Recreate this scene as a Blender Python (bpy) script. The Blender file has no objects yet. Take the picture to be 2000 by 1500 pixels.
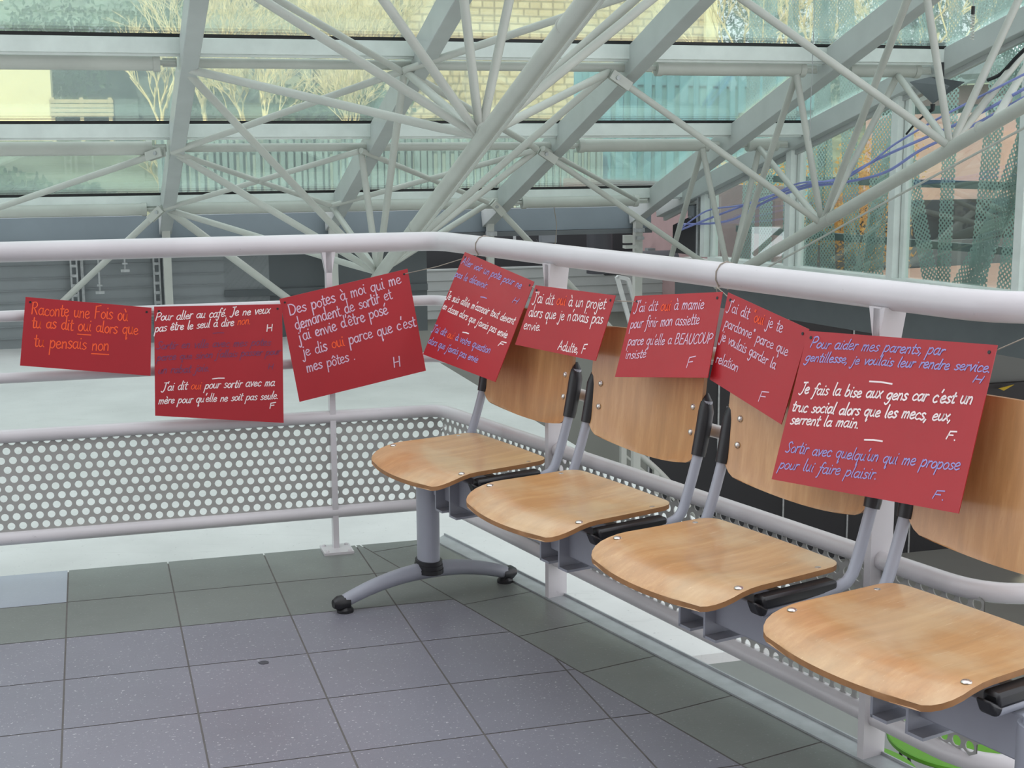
import bpy, math, random
from mathutils import Vector as V, Matrix

# ------------------------------------------------------------------ camera, sky, sun, exposure
SC = bpy.context.scene
COL = SC.collection
FPX = 2746.94
H = 1.29538
CR, CU, CW = V((1.0, -0.00096, -0.00561)), V((0.0057, 0.1683, 0.98572)), V((0.0, 0.98574, -0.16829))
CAM = V((0, 0, H))
cd = bpy.data.cameras.new('camera'); co = bpy.data.objects.new('camera', cd); COL.objects.link(co)
cd.sensor_width = 36.0; cd.sensor_fit = 'HORIZONTAL'; cd.lens = FPX * 36.0 / 2000.0
cd.clip_start = 0.05; cd.clip_end = 300
m = Matrix.Identity(4)
for i in range(3):
    m[i][0], m[i][1], m[i][2], m[i][3] = CR[i], CU[i], -CW[i], CAM[i]
co.matrix_world = m
SC.camera = co

wd = bpy.data.worlds.new('sky'); SC.world = wd; wd.use_nodes = True
wn = wd.node_tree; wn.nodes.clear()
wo = wn.nodes.new('ShaderNodeOutputWorld'); wb = wn.nodes.new('ShaderNodeBackground')
wb.inputs[0].default_value = (0.93, 0.95, 1.0, 1); wb.inputs[1].default_value = 1.35
wn.links.new(wb.outputs[0], wo.inputs[0])

YAW = 0.29062
E1 = V((math.cos(YAW), math.sin(YAW), 0)); E2 = V((-math.sin(YAW), math.cos(YAW), 0)); ZZ = V((0, 0, 1))
sd = bpy.data.lights.new('sun', 'SUN'); so = bpy.data.objects.new('sun', sd); COL.objects.link(so)
sd.energy = 4.4; sd.angle = 0.01; sd.color = (1.0, 0.86, 0.62)
sdir = (E2 * 0.80 + E1 * 0.40 - ZZ * 0.40).normalized()
so.rotation_euler = sdir.to_track_quat('-Z', 'Y').to_euler(); so.location = (-4, -20, 14)

vs = SC.view_settings
vs.view_transform = 'Standard'; vs.look = 'None'; vs.gamma = 1.0; vs.exposure = 0.45
vs.use_curve_mapping = False

# ------------------------------------------------------------------ frames of the place
G0 = V((-0.57601, 4.42032, 0))             # foot of the post of the far railing run
G1 = V((0.12411, 3.91472, 0))              # foot of the first post of the near run
D2 = V((0.50594, -0.86257, 0)); N2 = V((0.86257, 0.50594, 0))   # along the near run, outward of it
def EP(a, b, z=0.0): return G0 + E1 * a + E2 * b + ZZ * z
def SP(s, i, z=0.0): return G1 + D2 * s - N2 * i + ZZ * z
def ray(q): return CW * FPX + CR * (q[0] - 1000.0) - CU * (q[1] - 750.0)
def hit(q, P, n):
    d = ray(q); return CAM + d * ((P - CAM).dot(n) / d.dot(n))
def hitz(q, z): return hit(q, V((0, 0, z)), ZZ)
def hitE1(q, a): return hit(q, EP(a, 0), E1)
def hitE2(q, b): return hit(q, EP(0, b), E2)
def lerp(a, b, t): return a + (b - a) * t
PIT = math.radians(18.207)
RD = E2 * math.cos(PIT) - ZZ * math.sin(PIT)
RN = E2 * math.sin(PIT) + ZZ * math.cos(PIT)
def rz(b): return 0.97 - (b - 5.585) * math.tan(PIT)
def RP(a, b, off=0.0): return EP(a, b, rz(b)) - RN * off
def hitR(q, off=0.0): return hit(q, RP(0, 5.585, off), RN)
def under(a, b, off):                      # roof node moved up the slope so that it lies `off` below the glass
    P = RP(a, b); d = P - CAM
    return CAM + d * ((RP(0, 5.585, off) - CAM).dot(RN) / d.dot(RN))
def r5_at(b): return 3.62 + (5.85 - b) * (0.65 / 3.43)
P5 = EP(3.62, 5.85); D5 = (EP(4.27, 2.42) - P5).normalized(); N5 = V((-D5.y, D5.x, 0))   # side wall, N5 outward
if N5.dot(E1) < 0: N5 = -N5
def WP(t, z, o=0.0): return P5 + D5 * t + ZZ * z + N5 * o

# ------------------------------------------------------------------ mesh helpers
class MB:
    def __init__(s): s.v = []; s.f = []; s.mi = []; s.cur = 0
    def add(s, vs, fs):
        n = len(s.v); s.v += [V(x) for x in vs]
        for f in fs: s.f.append([n + i for i in f]); s.mi.append(s.cur)
    def box(s, c, ax, ay, az):       # half-axis vectors
        c = V(c); p = []
        for k in (-1, 1):
            for j in (-1, 1):
                for i in (-1, 1): p.append(c + ax * i + ay * j + az * k)
        s.add(p, [(0, 2, 3, 1), (4, 5, 7, 6), (0, 1, 5, 4), (2, 6, 7, 3), (0, 4, 6, 2), (1, 3, 7, 5)])
    def bar(s, a, b, up, w, h):      # rectangular bar a->b, w across, h along up
        a = V(a); b = V(b); d = (b - a).normalized(); x = d.cross(up).normalized(); u = x.cross(d).normalized()
        s.box((a + b) / 2, (b - a) / 2, x * (w / 2), u * (h / 2))
    def tube(s, path, r, n=12, cap=True):
        path = [V(p) for p in path]; m = len(path)
        rs = r if isinstance(r, (list, tuple)) else [r] * m
        rings = []; prev = None
        for i, p in enumerate(path):
            d = (path[min(i + 1, m - 1)] - path[max(i - 1, 0)]).normalized()
            if prev is None:
                x = d.cross(ZZ if abs(d.z) < 0.95 else V((1, 0, 0))).normalized()
            else:
                x = (prev - d * prev.dot(d)).normalized()
            prev = x; y = d.cross(x)
            rings.append([p + x * (rs[i] * math.cos(2 * math.pi * k / n)) + y * (rs[i] * math.sin(2 * math.pi * k / n)) for k in range(n)])
        vs = [v for rg in rings for v in rg]; fs = []
        for i in range(m - 1):
            for k in range(n):
                a, b = i * n + k, i * n + (k + 1) % n
                fs.append((a, b, b + n, a + n))
        if cap: fs.append(tuple(range(n - 1, -1, -1))); fs.append(tuple((m - 1) * n + k for k in range(n)))
        s.add(vs, fs)
    def prism(s, poly, off):         # polygon (list of points) extruded by vector
        n = len(poly); p = [V(q) for q in poly]
        s.add(p + [q + off for q in p], [tuple(range(n - 1, -1, -1)), tuple(range(n, 2 * n))] + [(i, (i + 1) % n, n + (i + 1) % n, n + i) for i in range(n)])
    def quad(s, a, b, c, d): s.add([a, b, c, d], [(0, 1, 2, 3)])
    def dome(s, c, nrm, r, h, n=10):
        c = V(c); nrm = V(nrm).normalized(); x = nrm.orthogonal().normalized(); y = nrm.cross(x)
        vs = []
        for j in range(4):
            t = j / 4 * math.pi / 2
            for k in range(n):
                a = 2 * math.pi * k / n
                vs.append(c + (x * math.cos(a) + y * math.sin(a)) * (r * math.cos(t)) + nrm * (h * math.sin(t)))
        vs.append(c + nrm * h)
        fs = [(j * n + k, j * n + (k + 1) % n, (j + 1) * n + (k + 1) % n, (j + 1) * n + k) for j in range(3) for k in range(n)]
        fs += [(3 * n + k, 3 * n + (k + 1) % n, 4 * n) for k in range(n)]
        s.add(vs, fs)

XF = {}
def mesh_obj(name, mb, mat, M=None, smooth=True, bevel=0.0):
    me = bpy.data.meshes.new(name)
    if M is None:
        lo = V([min(v[i] for v in mb.v) for i in range(3)]); hi = V([max(v[i] for v in mb.v) for i in range(3)])
        M = Matrix.Translation(V(((lo.x + hi.x) / 2, (lo.y + hi.y) / 2, lo.z))); place = True
    else: place = False
    inv = M.inverted()
    me.from_pydata([inv @ v for v in mb.v], [], mb.f)
    mats = mat if isinstance(mat, (list, tuple)) else [mat]
    for q in mats: me.materials.append(q)
    if len(mats) > 1: me.polygons.foreach_set('material_index', mb.mi)
    if smooth:
        me.polygons.foreach_set('use_smooth', [True] * len(me.polygons))
        me.set_sharp_from_angle(angle=math.radians(38))
    me.update()
    o = bpy.data.objects.new(name, me); COL.objects.link(o)
    if place: o.matrix_world = M
    XF[o.name] = M
    if bevel:
        b = o.modifiers.new('bevel', 'BEVEL'); b.width = bevel; b.segments = 2; b.limit_method = 'ANGLE'
    return o
def tag(o, label, cat, group=None):
    o['label'] = label; o['category'] = cat
    if group: o['group'] = group
    return o
def thing(name, label, cat, loc, rotz=0.0, group=None):
    o = bpy.data.objects.new(name, None); COL.objects.link(o); o.empty_display_size = 0.1
    M = Matrix.Translation(V(loc)) @ Matrix.Rotation(rotz, 4, 'Z'); o.matrix_world = M; XF[o.name] = M
    return tag(o, label, cat, group)
def part(name, mb, mat, parent, label=None, smooth=True, bevel=0.0, stuff=False):
    o = mesh_obj(name, mb, mat, XF[parent.name], smooth, bevel); o.parent = parent
    if label: o['label'] = label
    if stuff: o['kind'] = 'stuff'
    return o
def solo(name, mb, mat, label, cat, group=None, smooth=True, bevel=0.0):
    return tag(mesh_obj(name, mb, mat, None, smooth, bevel), label, cat, group)
def struct(name, mb, mat, smooth=False):
    o = mesh_obj(name, mb, mat, None, smooth); o['kind'] = 'structure'; return o

# ------------------------------------------------------------------ materials
def s2l(c):
    return tuple((x / 255 / 12.92 if x / 255 <= 0.04045 else ((x / 255 + 0.055) / 1.055) ** 2.4) for x in c) + (1,)
class NT:
    def __init__(s, name):
        s.m = bpy.data.materials.new(name); s.m.use_nodes = True; s.t = s.m.node_tree; s.t.nodes.clear()
        s.out = s.n('ShaderNodeOutputMaterial')
    def n(s, k, **kw):
        o = s.t.nodes.new(k)
        for a, b in kw.items(): setattr(o, a, b)
        return o
    def l(s, a, b): s.t.links.new(a, b)
    def coord(s, scale=(1, 1, 1), kind='Object'):
        tc = s.n('ShaderNodeTexCoord'); mp = s.n('ShaderNodeMapping'); mp.inputs['Scale'].default_value = scale
        s.l(tc.outputs[kind], mp.inputs[0]); return mp.outputs[0]
    def noise(s, co, scale, detail=4, rough=0.55):
        q = s.n('ShaderNodeTexNoise'); q.inputs['Scale'].default_value = scale; q.inputs['Detail'].default_value = detail
        q.inputs['Roughness'].default_value = rough
        if co: s.l(co, q.inputs['Vector'])
        return q.outputs['Fac']
    def ramp(s, f, stops):
        q = s.n('ShaderNodeValToRGB'); e = q.color_ramp.elements
        e[0].position, e[0].color = stops[0]; e[1].position, e[1].color = stops[-1]
        for p, c in stops[1:-1]:
            k = e.new(p); k.color = c
        s.l(f, q.inputs[0]); return q.outputs[0]
    def mix(s, f, a, b, mode='MIX'):
        q = s.n('ShaderNodeMix', data_type='RGBA', blend_type=mode)
        for sock, v in ((q.inputs[0], f), (q.inputs[6], a), (q.inputs[7], b)):
            if hasattr(v, 'is_linked'): s.l(v, sock)
            else: sock.default_value = v
        return q.outputs[2]
    def math(s, op, a, b=None):
        q = s.n('ShaderNodeMath', operation=op)
        for i, v in enumerate((a, b)):
            if v is None: continue
            if hasattr(v, 'is_linked'): s.l(v, q.inputs[i])
            else: q.inputs[i].default_value = v
        return q.outputs[0]
    def bsdf(s, col, rough=0.5, metal=0.0, spec=0.5, bump=None, bstr=0.1, coat=0.0):
        p = s.n('ShaderNodeBsdfPrincipled')
        if hasattr(col, 'is_linked'): s.l(col, p.inputs['Base Color'])
        else: p.inputs['Base Color'].default_value = col
        if hasattr(rough, 'is_linked'): s.l(rough, p.inputs['Roughness'])
        else: p.inputs['Roughness'].default_value = rough
        p.inputs['Metallic'].default_value = metal; p.inputs['Specular IOR Level'].default_value = spec
        p.inputs['Coat Weight'].default_value = coat; p.inputs['Coat Roughness'].default_value = 0.15
        if bump is not None:
            b = s.n('ShaderNodeBump'); b.inputs['Strength'].default_value = bstr; b.inputs['Distance'].default_value = 0.01
            s.l(bump, b.inputs['Height']); s.l(b.outputs[0], p.inputs['Normal'])
        return p.outputs[0]
    def end(s, sh): s.l(sh, s.out.inputs[0]); return s.m

def sc(c, k): return (min(c[0] * k, 1), min(c[1] * k, 1), min(c[2] * k, 1), 1)
def plain(name, rgb, rough=0.5, metal=0.0, var=0.08, scale=6.0, spec=0.5, coat=0.0):
    t = NT(name); c = s2l(rgb); co = t.coord()
    f = t.noise(co, scale, 5)
    col = t.ramp(f, [(0.3, sc(c, 1 - var)), (0.7, sc(c, 1 + var))])
    return t.end(t.bsdf(col, rough, metal, spec, coat=coat))
def painted(name, rgb, rough=0.35, chips=0.66):
    t = NT(name); c = s2l(rgb); co = t.coord()
    base = t.ramp(t.noise(co, 3.0, 6), [(0.3, sc(c, 0.9)), (0.7, sc(c, 1.06))])
    d = t.ramp(t.noise(co, 38.0, 3, 0.7), [(chips, (0, 0, 0, 1)), (chips + 0.06, (1, 1, 1, 1))])
    col = t.mix(t.math('MULTIPLY', d, 0.35), base, sc(c, 0.35))
    return t.end(t.bsdf(col, rough))

RAILW = painted('white_rail_paint', (198, 195, 197), 0.3, 0.7)
TRUSSW = painted('truss_paint', (188, 191, 184), 0.45, 0.7)
RAFTW = painted('rafter_paint', (184, 189, 187), 0.45, 0.72)
BARW = plain('glazing_bar_paint', (220, 227, 223), 0.4)
BLACKG = plain('black_gasket', (16, 17, 18), 0.5)
BLACKP = plain('black_plastic', (26, 26, 29), 0.38, var=0.1)
GREYST = plain('grey_bench_paint', (150, 153, 163), 0.35, var=0.05)
ZINC = plain('zinc_strip', (160, 164, 166), 0.42, 0.25, 0.12, 20)
SCREW = plain('steel_screw', (205, 200, 195), 0.25, 0.9)
STRING = plain('twine', (150, 142, 130), 0.9)
BLUEC = plain('blue_cable_jacket', (142, 152, 214), 0.5)
BLACKC = plain('black_cable_jacket', (24, 26, 30), 0.5)
GREENT = plain('green_laminate', (92, 152, 40), 0.4, var=0.05)
WALLG = plain('grey_plaster', (132, 135, 128), 0.8, var=0.05, scale=2)
WALLD = plain('dark_grey_cladding', (84, 90, 92), 0.7, var=0.06, scale=2)
BLACKPAN = plain('black_panel', (36, 37, 40), 0.6, var=0.1, scale=2)
FASCIA = plain('fascia_grey', (118, 130, 136), 0.6, var=0.06, scale=3)
GALV = plain('galvanised_steel', (168, 172, 172), 0.5, 0.3, 0.2, 30)
FLOORL = plain('lower_floor_screed', (146, 152, 148), 0.6, var=0.05, scale=1.5)
DARKV = plain('dark_duct', (50, 52, 56), 0.6)

def mk_slab():
    t = NT('white_slab_paint'); co = t.coord(); c = s2l((208, 209, 207))
    base = t.ramp(t.noise(co, 1.6, 8, 0.6), [(0.3, sc(c, 0.86)), (0.65, sc(c, 1.04))])
    w = t.coord((1.2, 14, 1)); st = t.ramp(t.noise(w, 2.2, 6, 0.7), [(0.6, (0, 0, 0, 1)), (0.72, (1, 1, 1, 1))])
    sp = t.ramp(t.noise(co, 70, 2), [(0.68, (0, 0, 0, 1)), (0.75, (1, 1, 1, 1))])
    col = t.mix(t.math('MULTIPLY', st, 0.45), base, s2l((160, 162, 160)))
    col = t.mix(t.math('MULTIPLY', sp, 0.4), col, s2l((130, 130, 128)))
    return t.end(t.bsdf(col, 0.6))
SLAB = mk_slab()

def mk_tile(name, rgb, speck):
    t = NT(name); c = s2l(rgb); co = t.coord(); g = t.n('ShaderNodeNewGeometry')
    base = t.ramp(g.outputs['Random Per Island'], [(0.0, sc(c, 0.92)), (1.0, sc(c, 1.07))])
    base = t.mix(0.5, base, t.ramp(t.noise(co, 2.4, 5), [(0.3, sc(c, 0.85)), (0.7, sc(c, 1.12))]))
    s1 = t.ramp(t.noise(co, 130, 2, 0.6), [(0.64, (0, 0, 0, 1)), (0.72, (1, 1, 1, 1))])
    s2 = t.ramp(t.noise(t.coord((1.3, 1.1, 1)), 120, 2, 0.6), [(0.70, (0, 0, 0, 1)), (0.74, (1, 1, 1, 1))])
    col = t.mix(t.math('MULTIPLY', s1, speck), base, s2l((205, 203, 205)))
    col = t.mix(t.math('MULTIPLY', s2, 0.35), col, s2l((60, 60, 66)))
    rough = t.ramp(t.noise(co, 3.5, 4), [(0.3, (0.3, 0.3, 0.3, 1)), (0.7, (0.46, 0.46, 0.46, 1))])
    return t.end(t.bsdf(col, rough, bump=t.noise(co, 160, 2), bstr=0.04))
TILEP = mk_tile('grey_violet_tile', (119, 118, 127), 0.6)
TILEG = mk_tile('grey_green_tile', (110, 114, 110), 0.15)
TILEL = mk_tile('pale_tile', (150, 156, 166), 0.15)
GROUT = plain('grout', (98, 94, 92), 0.9, var=0.15, scale=20)

def mk_wood(name, seat):
    t = NT(name); c = s2l((186, 140, 92))
    gr = t.coord((26, 2.2, 26) if seat else (26, 26, 2.0))
    g1 = t.noise(gr, 1.6, 6, 0.62)
    col = t.ramp(g1, [(0.3, sc(c, 0.84)), (0.52, c), (0.75, s2l((200, 158, 110)))])
    fl = t.ramp(t.noise(t.coord((300, 40, 300) if seat else (300, 300, 30)), 1.0, 2), [(0.62, (0, 0, 0, 1)), (0.7, (1, 1, 1, 1))])
    col = t.mix(t.math('MULTIPLY', fl, 0.22), col, s2l((160, 108, 60)))
    if seat:
        wear = t.noise(t.coord((3.0, 3.6, 3)), 1.4, 5, 0.5)
        wr = t.ramp(wear, [(0.46, (0, 0, 0, 1)), (0.58, (1, 1, 1, 1))])
        col = t.mix(t.math('MULTIPLY', wr, 0.38), col, s2l((204, 182, 146)))
        scr = t.ramp(t.noise(t.coord((160, 5, 160)), 1.3, 3, 0.6), [(0.66, (0, 0, 0, 1)), (0.71, (1, 1, 1, 1))])
        col = t.mix(t.math('MULTIPLY', scr, 0.3), col, s2l((228, 206, 172)))
    return t.end(t.bsdf(col, 0.36, bump=g1, bstr=0.03, coat=0.5))
PLY = plain('plywood_edge', (146, 104, 64), 0.55, var=0.15, scale=30)
WSEAT = mk_wood('worn_beech_seat', True); WBACK = mk_wood('beech_back', False)

def mk_card():
    t = NT('red_card'); co = t.coord(); c = s2l((166, 28, 38))
    col = t.ramp(t.noise(co, 5, 3), [(0.3, sc(c, 0.94)), (0.7, sc(c, 1.05))])
    return t.end(t.bsdf(col, 0.42, spec=0.55))
CARD = mk_card()
INK = {'w': plain('white_ink', (240, 226, 226), 0.6), 'p': plain('pale_lilac_ink', (214, 184, 204), 0.6), 'b': plain('blue_ink', (152, 150, 206), 0.6),
       'd': plain('faded_violet_ink', (124, 58, 92), 0.6), 'o': plain('orange_ink', (246, 92, 44), 0.6)}

def mk_glass(name, tint, haze, hazec, gloss=0.1):
    t = NT(name); co = t.coord()
    tr = t.n('ShaderNodeBsdfTransparent'); tr.inputs[0].default_value = tint
    df = t.n('ShaderNodeBsdfTranslucent'); df.inputs[0].default_value = hazec
    d2 = t.n('ShaderNodeBsdfDiffuse'); d2.inputs[0].default_value = hazec
    gl = t.n('ShaderNodeBsdfGlossy'); gl.inputs['Roughness'].default_value = 0.02; gl.inputs[0].default_value = (0.9, 1, 0.97, 1)
    dd = t.n('ShaderNodeMixShader'); dd.inputs[0].default_value = 0.4; t.l(df.outputs[0], dd.inputs[1]); t.l(d2.outputs[0], dd.inputs[2])
    f = t.ramp(t.noise(co, 1.1, 5, 0.6), [(0.25, (haze * 0.7,) * 3 + (1,)), (0.75, (haze * 1.3,) * 3 + (1,))])
    m1 = t.n('ShaderNodeMixShader'); t.l(f, m1.inputs[0]); t.l(tr.outputs[0], m1.inputs[1]); t.l(dd.outputs[0], m1.inputs[2])
    fr = t.n('ShaderNodeFresnel'); fr.inputs[0].default_value = 1.45
    m2 = t.n('ShaderNodeMixShader'); t.l(t.math('MULTIPLY', fr.outputs[0], gloss * 10), m2.inputs[0]); t.l(m1.outputs[0], m2.inputs[1]); t.l(gl.outputs[0], m2.inputs[2])
    return t.end(m2.outputs[0])
GLASS = mk_glass('hazy_roof_glass', (0.92, 0.97, 0.95, 1), 0.13, (0.74, 0.80, 0.78, 1), 0.06)  # diffuse haze imitates the veil of reflections, with some dirt
GLASSW = mk_glass('window_glass', (0.90, 0.95, 0.93, 1), 0.05, (0.5, 0.58, 0.56, 1), 0.022)

def mk_perf(name, rgb, scale):
    t = NT(name)
    co = t.coord((scale, scale, scale), 'UV'); vo = t.n('ShaderNodeTexVoronoi', voronoi_dimensions='2D'); vo.inputs['Randomness'].default_value = 0.0
    mp = t.n('ShaderNodeMapping'); mp.inputs['Rotation'].default_value = (0, 0, math.radians(45)); t.l(co, mp.inputs[0]); t.l(mp.outputs[0], vo.inputs['Vector']); vo.inputs['Scale'].default_value = 1.0
    hole = t.math('LESS_THAN', vo.outputs['Distance'], 0.34)
    tr = t.n('ShaderNodeBsdfTransparent'); mx = t.n('ShaderNodeMixShader'); t.l(hole, mx.inputs[0])
    t.l(t.bsdf(s2l(rgb), 0.6), mx.inputs[1]); t.l(tr.outputs[0], mx.inputs[2])
    return t.end(mx.outputs[0])
PERF = mk_perf('teal_perforated_sheet', (158, 186, 178), 42.0)
TEALB = plain('teal_bar', (70, 92, 90), 0.6)

def mk_stone():
    t = NT('sunlit_stone'); co = t.coord((1, 1, 1), 'UV')
    b = t.n('ShaderNodeTexBrick'); t.l(co, b.inputs['Vector']); b.inputs['Scale'].default_value = 1.0
    b.inputs['Brick Width'].default_value = 0.27; b.inputs['Row Height'].default_value = 0.13; b.inputs['Mortar Size'].default_value = 0.018
    b.inputs['Color1'].default_value = s2l((214, 198, 160)); b.inputs['Color2'].default_value = s2l((190, 172, 132)); b.inputs['Mortar'].default_value = s2l((128, 108, 76))
    b.offset_frequency = 2; b.squash = 0.8
    col = t.mix(0.25, b.outputs[0], t.ramp(t.noise(co, 3.0, 6, 0.65), [(0.3, s2l((176, 158, 120))), (0.7, s2l((232, 220, 190)))]))
    return t.end(t.bsdf(col, 0.9))
STONE = mk_stone()
PALEW = plain('pale_render', (236, 226, 186), 0.9, var=0.06, scale=1.2)
ROOFD = plain('slate_roof', (120, 134, 138), 0.8, var=0.15, scale=5)
PINKW = plain('pink_render', (172, 146, 144), 0.9, var=0.08, scale=1.4)
BROWNW = plain('brown_band', (176, 146, 138), 0.8)
TIMBER = plain('weathered_timber', (190, 178, 150), 0.85, var=0.15, scale=8)
DARKBOX = plain('dark_shed', (86, 100, 104), 0.7)
BARK = plain('pale_bark', (224, 208, 164), 0.9, var=0.25, scale=12)
BARKD = plain('dark_bark', (92, 104, 98), 0.9, var=0.2, scale=8)
def leafmat(name, rgb):
    t = NT(name); c = s2l(rgb); col = t.ramp(t.noise(t.coord(), 5, 4), [(0.3, sc(c, 0.7)), (0.7, sc(c, 1.25))])
    d = t.n('ShaderNodeBsdfDiffuse'); r = t.n('ShaderNodeBsdfTranslucent'); m_ = t.n('ShaderNodeMixShader'); m_.inputs[0].default_value = 0.45
    t.l(col, d.inputs[0]); t.l(col, r.inputs[0]); t.l(d.outputs[0], m_.inputs[1]); t.l(r.outputs[0], m_.inputs[2]); return t.end(m_.outputs[0])
LEAFG = leafmat('evergreen_leaf', (104, 126, 104))
LEAFT = leafmat('bluegreen_needle', (100, 134, 128))
LEAFO = leafmat('autumn_leaf', (232, 190, 110))
GRASS = plain('hill_grass', (108, 118, 98), 0.95, var=0.3, scale=1.5)
TEALS = plain('teal_slat', (118, 138, 140), 0.5, var=0.2, scale=3)
TEALB1 = plain('teal_backing', (146, 162, 160), 0.5, var=0.12, scale=2)
CYANS = plain('cyan_slat', (96, 150, 166), 0.5, var=0.15, scale=3)
CYANB = plain('cyan_backing', (104, 156, 168), 0.5, var=0.1, scale=1)
LAMPG = plain('grey_lamp_shell', (112, 118, 122), 0.5)

# ------------------------------------------------------------------ floor, slab, lower storey
def clip(poly, P, n):                 # keep the side where (x-P).n >= 0
    out = []
    for i in range(len(poly)):
        a, b = poly[i], poly[(i + 1) % len(poly)]
        da, db = (a - P).dot(n), (b - P).dot(n)
        if da >= 0: out.append(a)
        if da * db < 0: out.append(a + (b - a) * (da / (da - db)))
    return out
BW = 0.262
fl = MB()
TX, TY, OX = 0.30, 0.312, -0.8315
CORN = SP(-0.705, 0)
def put(poly, mi):
    if len(poly) < 3: return
    fl.cur = mi; n = len(fl.v); fl.v += poly; fl.f.append(list(range(n, n + len(poly)))); fl.mi.append(mi)
S3 = 1.56
F3 = SP(S3, 0)
gp = 0.0022
for j in range(22):
    for i in range(-13, 20):
        a0, a1 = OX + i * TX + gp, OX + (i + 1) * TX - gp
        b1, b0 = (0.0093 - j * TY - gp, 0.0093 - (j + 1) * TY + gp)
        if j == 0: b1 = 0.02
        q = [EP(a0, b0), EP(a1, b0), EP(a1, b1), EP(a0, b1)]
        q = clip(q, SP(0, BW + gp), -N2)
        if len(q) < 3: continue
        mi = 1 if j < 2 else 0
        if j == 0 and i == -1: mi = 2
        put(q, mi)
for k in range(-4, 18):
    s0, s1 = 0.228 + k * 0.307 + gp, 0.228 + (k + 1) * 0.307 - gp
    q = [SP(s0, 0.03), SP(s1, 0.03), SP(s1, BW - gp), SP(s0, BW - gp)]
    q = clip(q, EP(0, 0.02), -E2)
    q = clip(q, SP(5, 0), -D2)
    put(q, 1)
fl.cur = 3
gl_ = [EP(-5, 0.02, -0.001), CORN - ZZ * 0.001, SP(4.2, 0.0, -0.001), EP(1.2, -7.2, -0.001), EP(-5, -7.2, -0.001)]
fl.prism([p - ZZ * 0.09 for p in gl_], ZZ * 0.09)
struct('floor', fl, [TILEP, TILEG, TILEL, GROUT])

z = MB()
z.prism([SP(-0.74, -0.022, -0.02), SP(4.2, -0.022, -0.02), SP(4.2, 0.034, -0.02), SP(-0.70, 0.034, -0.02)], ZZ * 0.024)
z.prism([SP(-0.74, -0.026, -0.1), SP(4.2, -0.026, -0.1), SP(4.2, -0.022, -0.1), SP(-0.74, -0.022, -0.1)], ZZ * 0.11)
struct('trim_1', z, ZINC)

z = MB(); z.prism([EP(-8, -0.95, -0.15), EP(1.45, -0.95, -0.15), EP(1.45, 6.1, -0.15), EP(-8, 6.1, -0.15)], ZZ * 0.03)
struct('wall_slab', z, SLAB)
z = MB(); z.prism([EP(-10, -8, -2.95), EP(12, -8, -2.95), EP(12, 7.6, -2.95), EP(-10, 7.6, -2.95)], ZZ * 0.2)
struct('floor_lower', z, FLOORL)

# walls below the eaves
z = MB(); z.prism([EP(-8, 6.1, -0.12), EP(0.55, 6.1, -0.12), EP(0.55, 6.18, -0.12), EP(-8, 6.18, -0.12)], ZZ * 0.86)
for k in range(9):                       # horizontal board joints
    zz = -0.05 + k * 0.085
    z.bar(EP(-8, 6.096, zz), EP(0.22, 6.096, zz), ZZ, 0.012, 0.006)
struct('wall_left', z, plain('grey_siding', (132, 138, 140), 0.6, var=0.05, scale=3))
z = MB(); z.prism([EP(0.22, 6.10, -0.12), EP(1.75, 6.10, -0.12), EP(1.75, 6.18, -0.12), EP(0.22, 6.18, -0.12)], ZZ * 0.86)
z.bar(EP(0.22, 6.09, 0.22), EP(1.75, 6.09, 0.22), ZZ, 0.03, 0.05)
struct('wall_middle', z, WALLD)
z = MB(); z.prism([EP(0.5, 7.46, -2.75), EP(4.15, 7.46, -2.75), EP(4.15, 7.54, -2.75), EP(0.5, 7.54, -2.75)], ZZ * 2.9)
struct('wall_back', z, WALLG)
z = MB(); z.prism([EP(1.75, 7.40, -0.2), EP(4.6, 7.40, -0.2), EP(4.6, 7.46, -0.2), EP(1.75, 7.46, -0.2)], ZZ * 0.43)
for k in range(5): z.bar(EP(1.75, 7.396, -0.12 + k * 0.085), EP(4.6, 7.396, -0.12 + k * 0.085), ZZ, 0.008, 0.006)
struct('wall_siding', z, plain('pale_siding', (150, 155, 152), 0.6, var=0.06, scale=3))
z = MB(); z.prism([EP(0.5, 7.9, 0.1), EP(10.5, 7.9, 0.1), EP(10.5, 8.0, 0.1), EP(0.5, 8.0, 0.1)], ZZ * 0.62)
struct('wall_void', z, BLACKPAN)
z = MB()
e = 4.15
while e < 12:
    z.prism([EP(e + 0.006, 7.46, -2.75), EP(e + 0.694, 7.46, -2.75), EP(e + 0.694, 7.52, -2.75), EP(e + 0.006, 7.52, -2.75)], ZZ * (2.85 if e < 7.4 else 1.66))
    e += 0.70
struct('wall_black_panels', z, BLACKPAN)
for k in range(11):
    z = MB(); z.bar(EP(4.15 + 0.7 * k, 7.455, -2.75), EP(4.15 + 0.7 * k, 7.455, 0.1 if k < 5 else -1.09), E2, 0.016, 0.01); struct('trim_%d' % (20 + k), z, GALV)
z = MB(); z.prism([EP(4.15, 7.52, -2.75), EP(12, 7.52, -2.75), EP(12, 7.6, -2.75), EP(4.15, 7.6, -2.75)], ZZ * 3.1)
struct('wall_grey_backing', z, plain('backing_grey', (112, 118, 118), 0.7, var=0.05, scale=2))
# unseen wall added behind the camera to keep the sun off the interior
z = MB(); z.prism([EP(-18, -7.3, -2.9), EP(0.6, -7.3, -2.9), EP(0.6, -7.0, -2.9), EP(-18, -7.0, -2.9)], ZZ * 11.6)
struct('wall_sun_blocker', z, plain('sun_blocker', (196, 192, 190), 0.8, var=0.04, scale=1))

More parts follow.
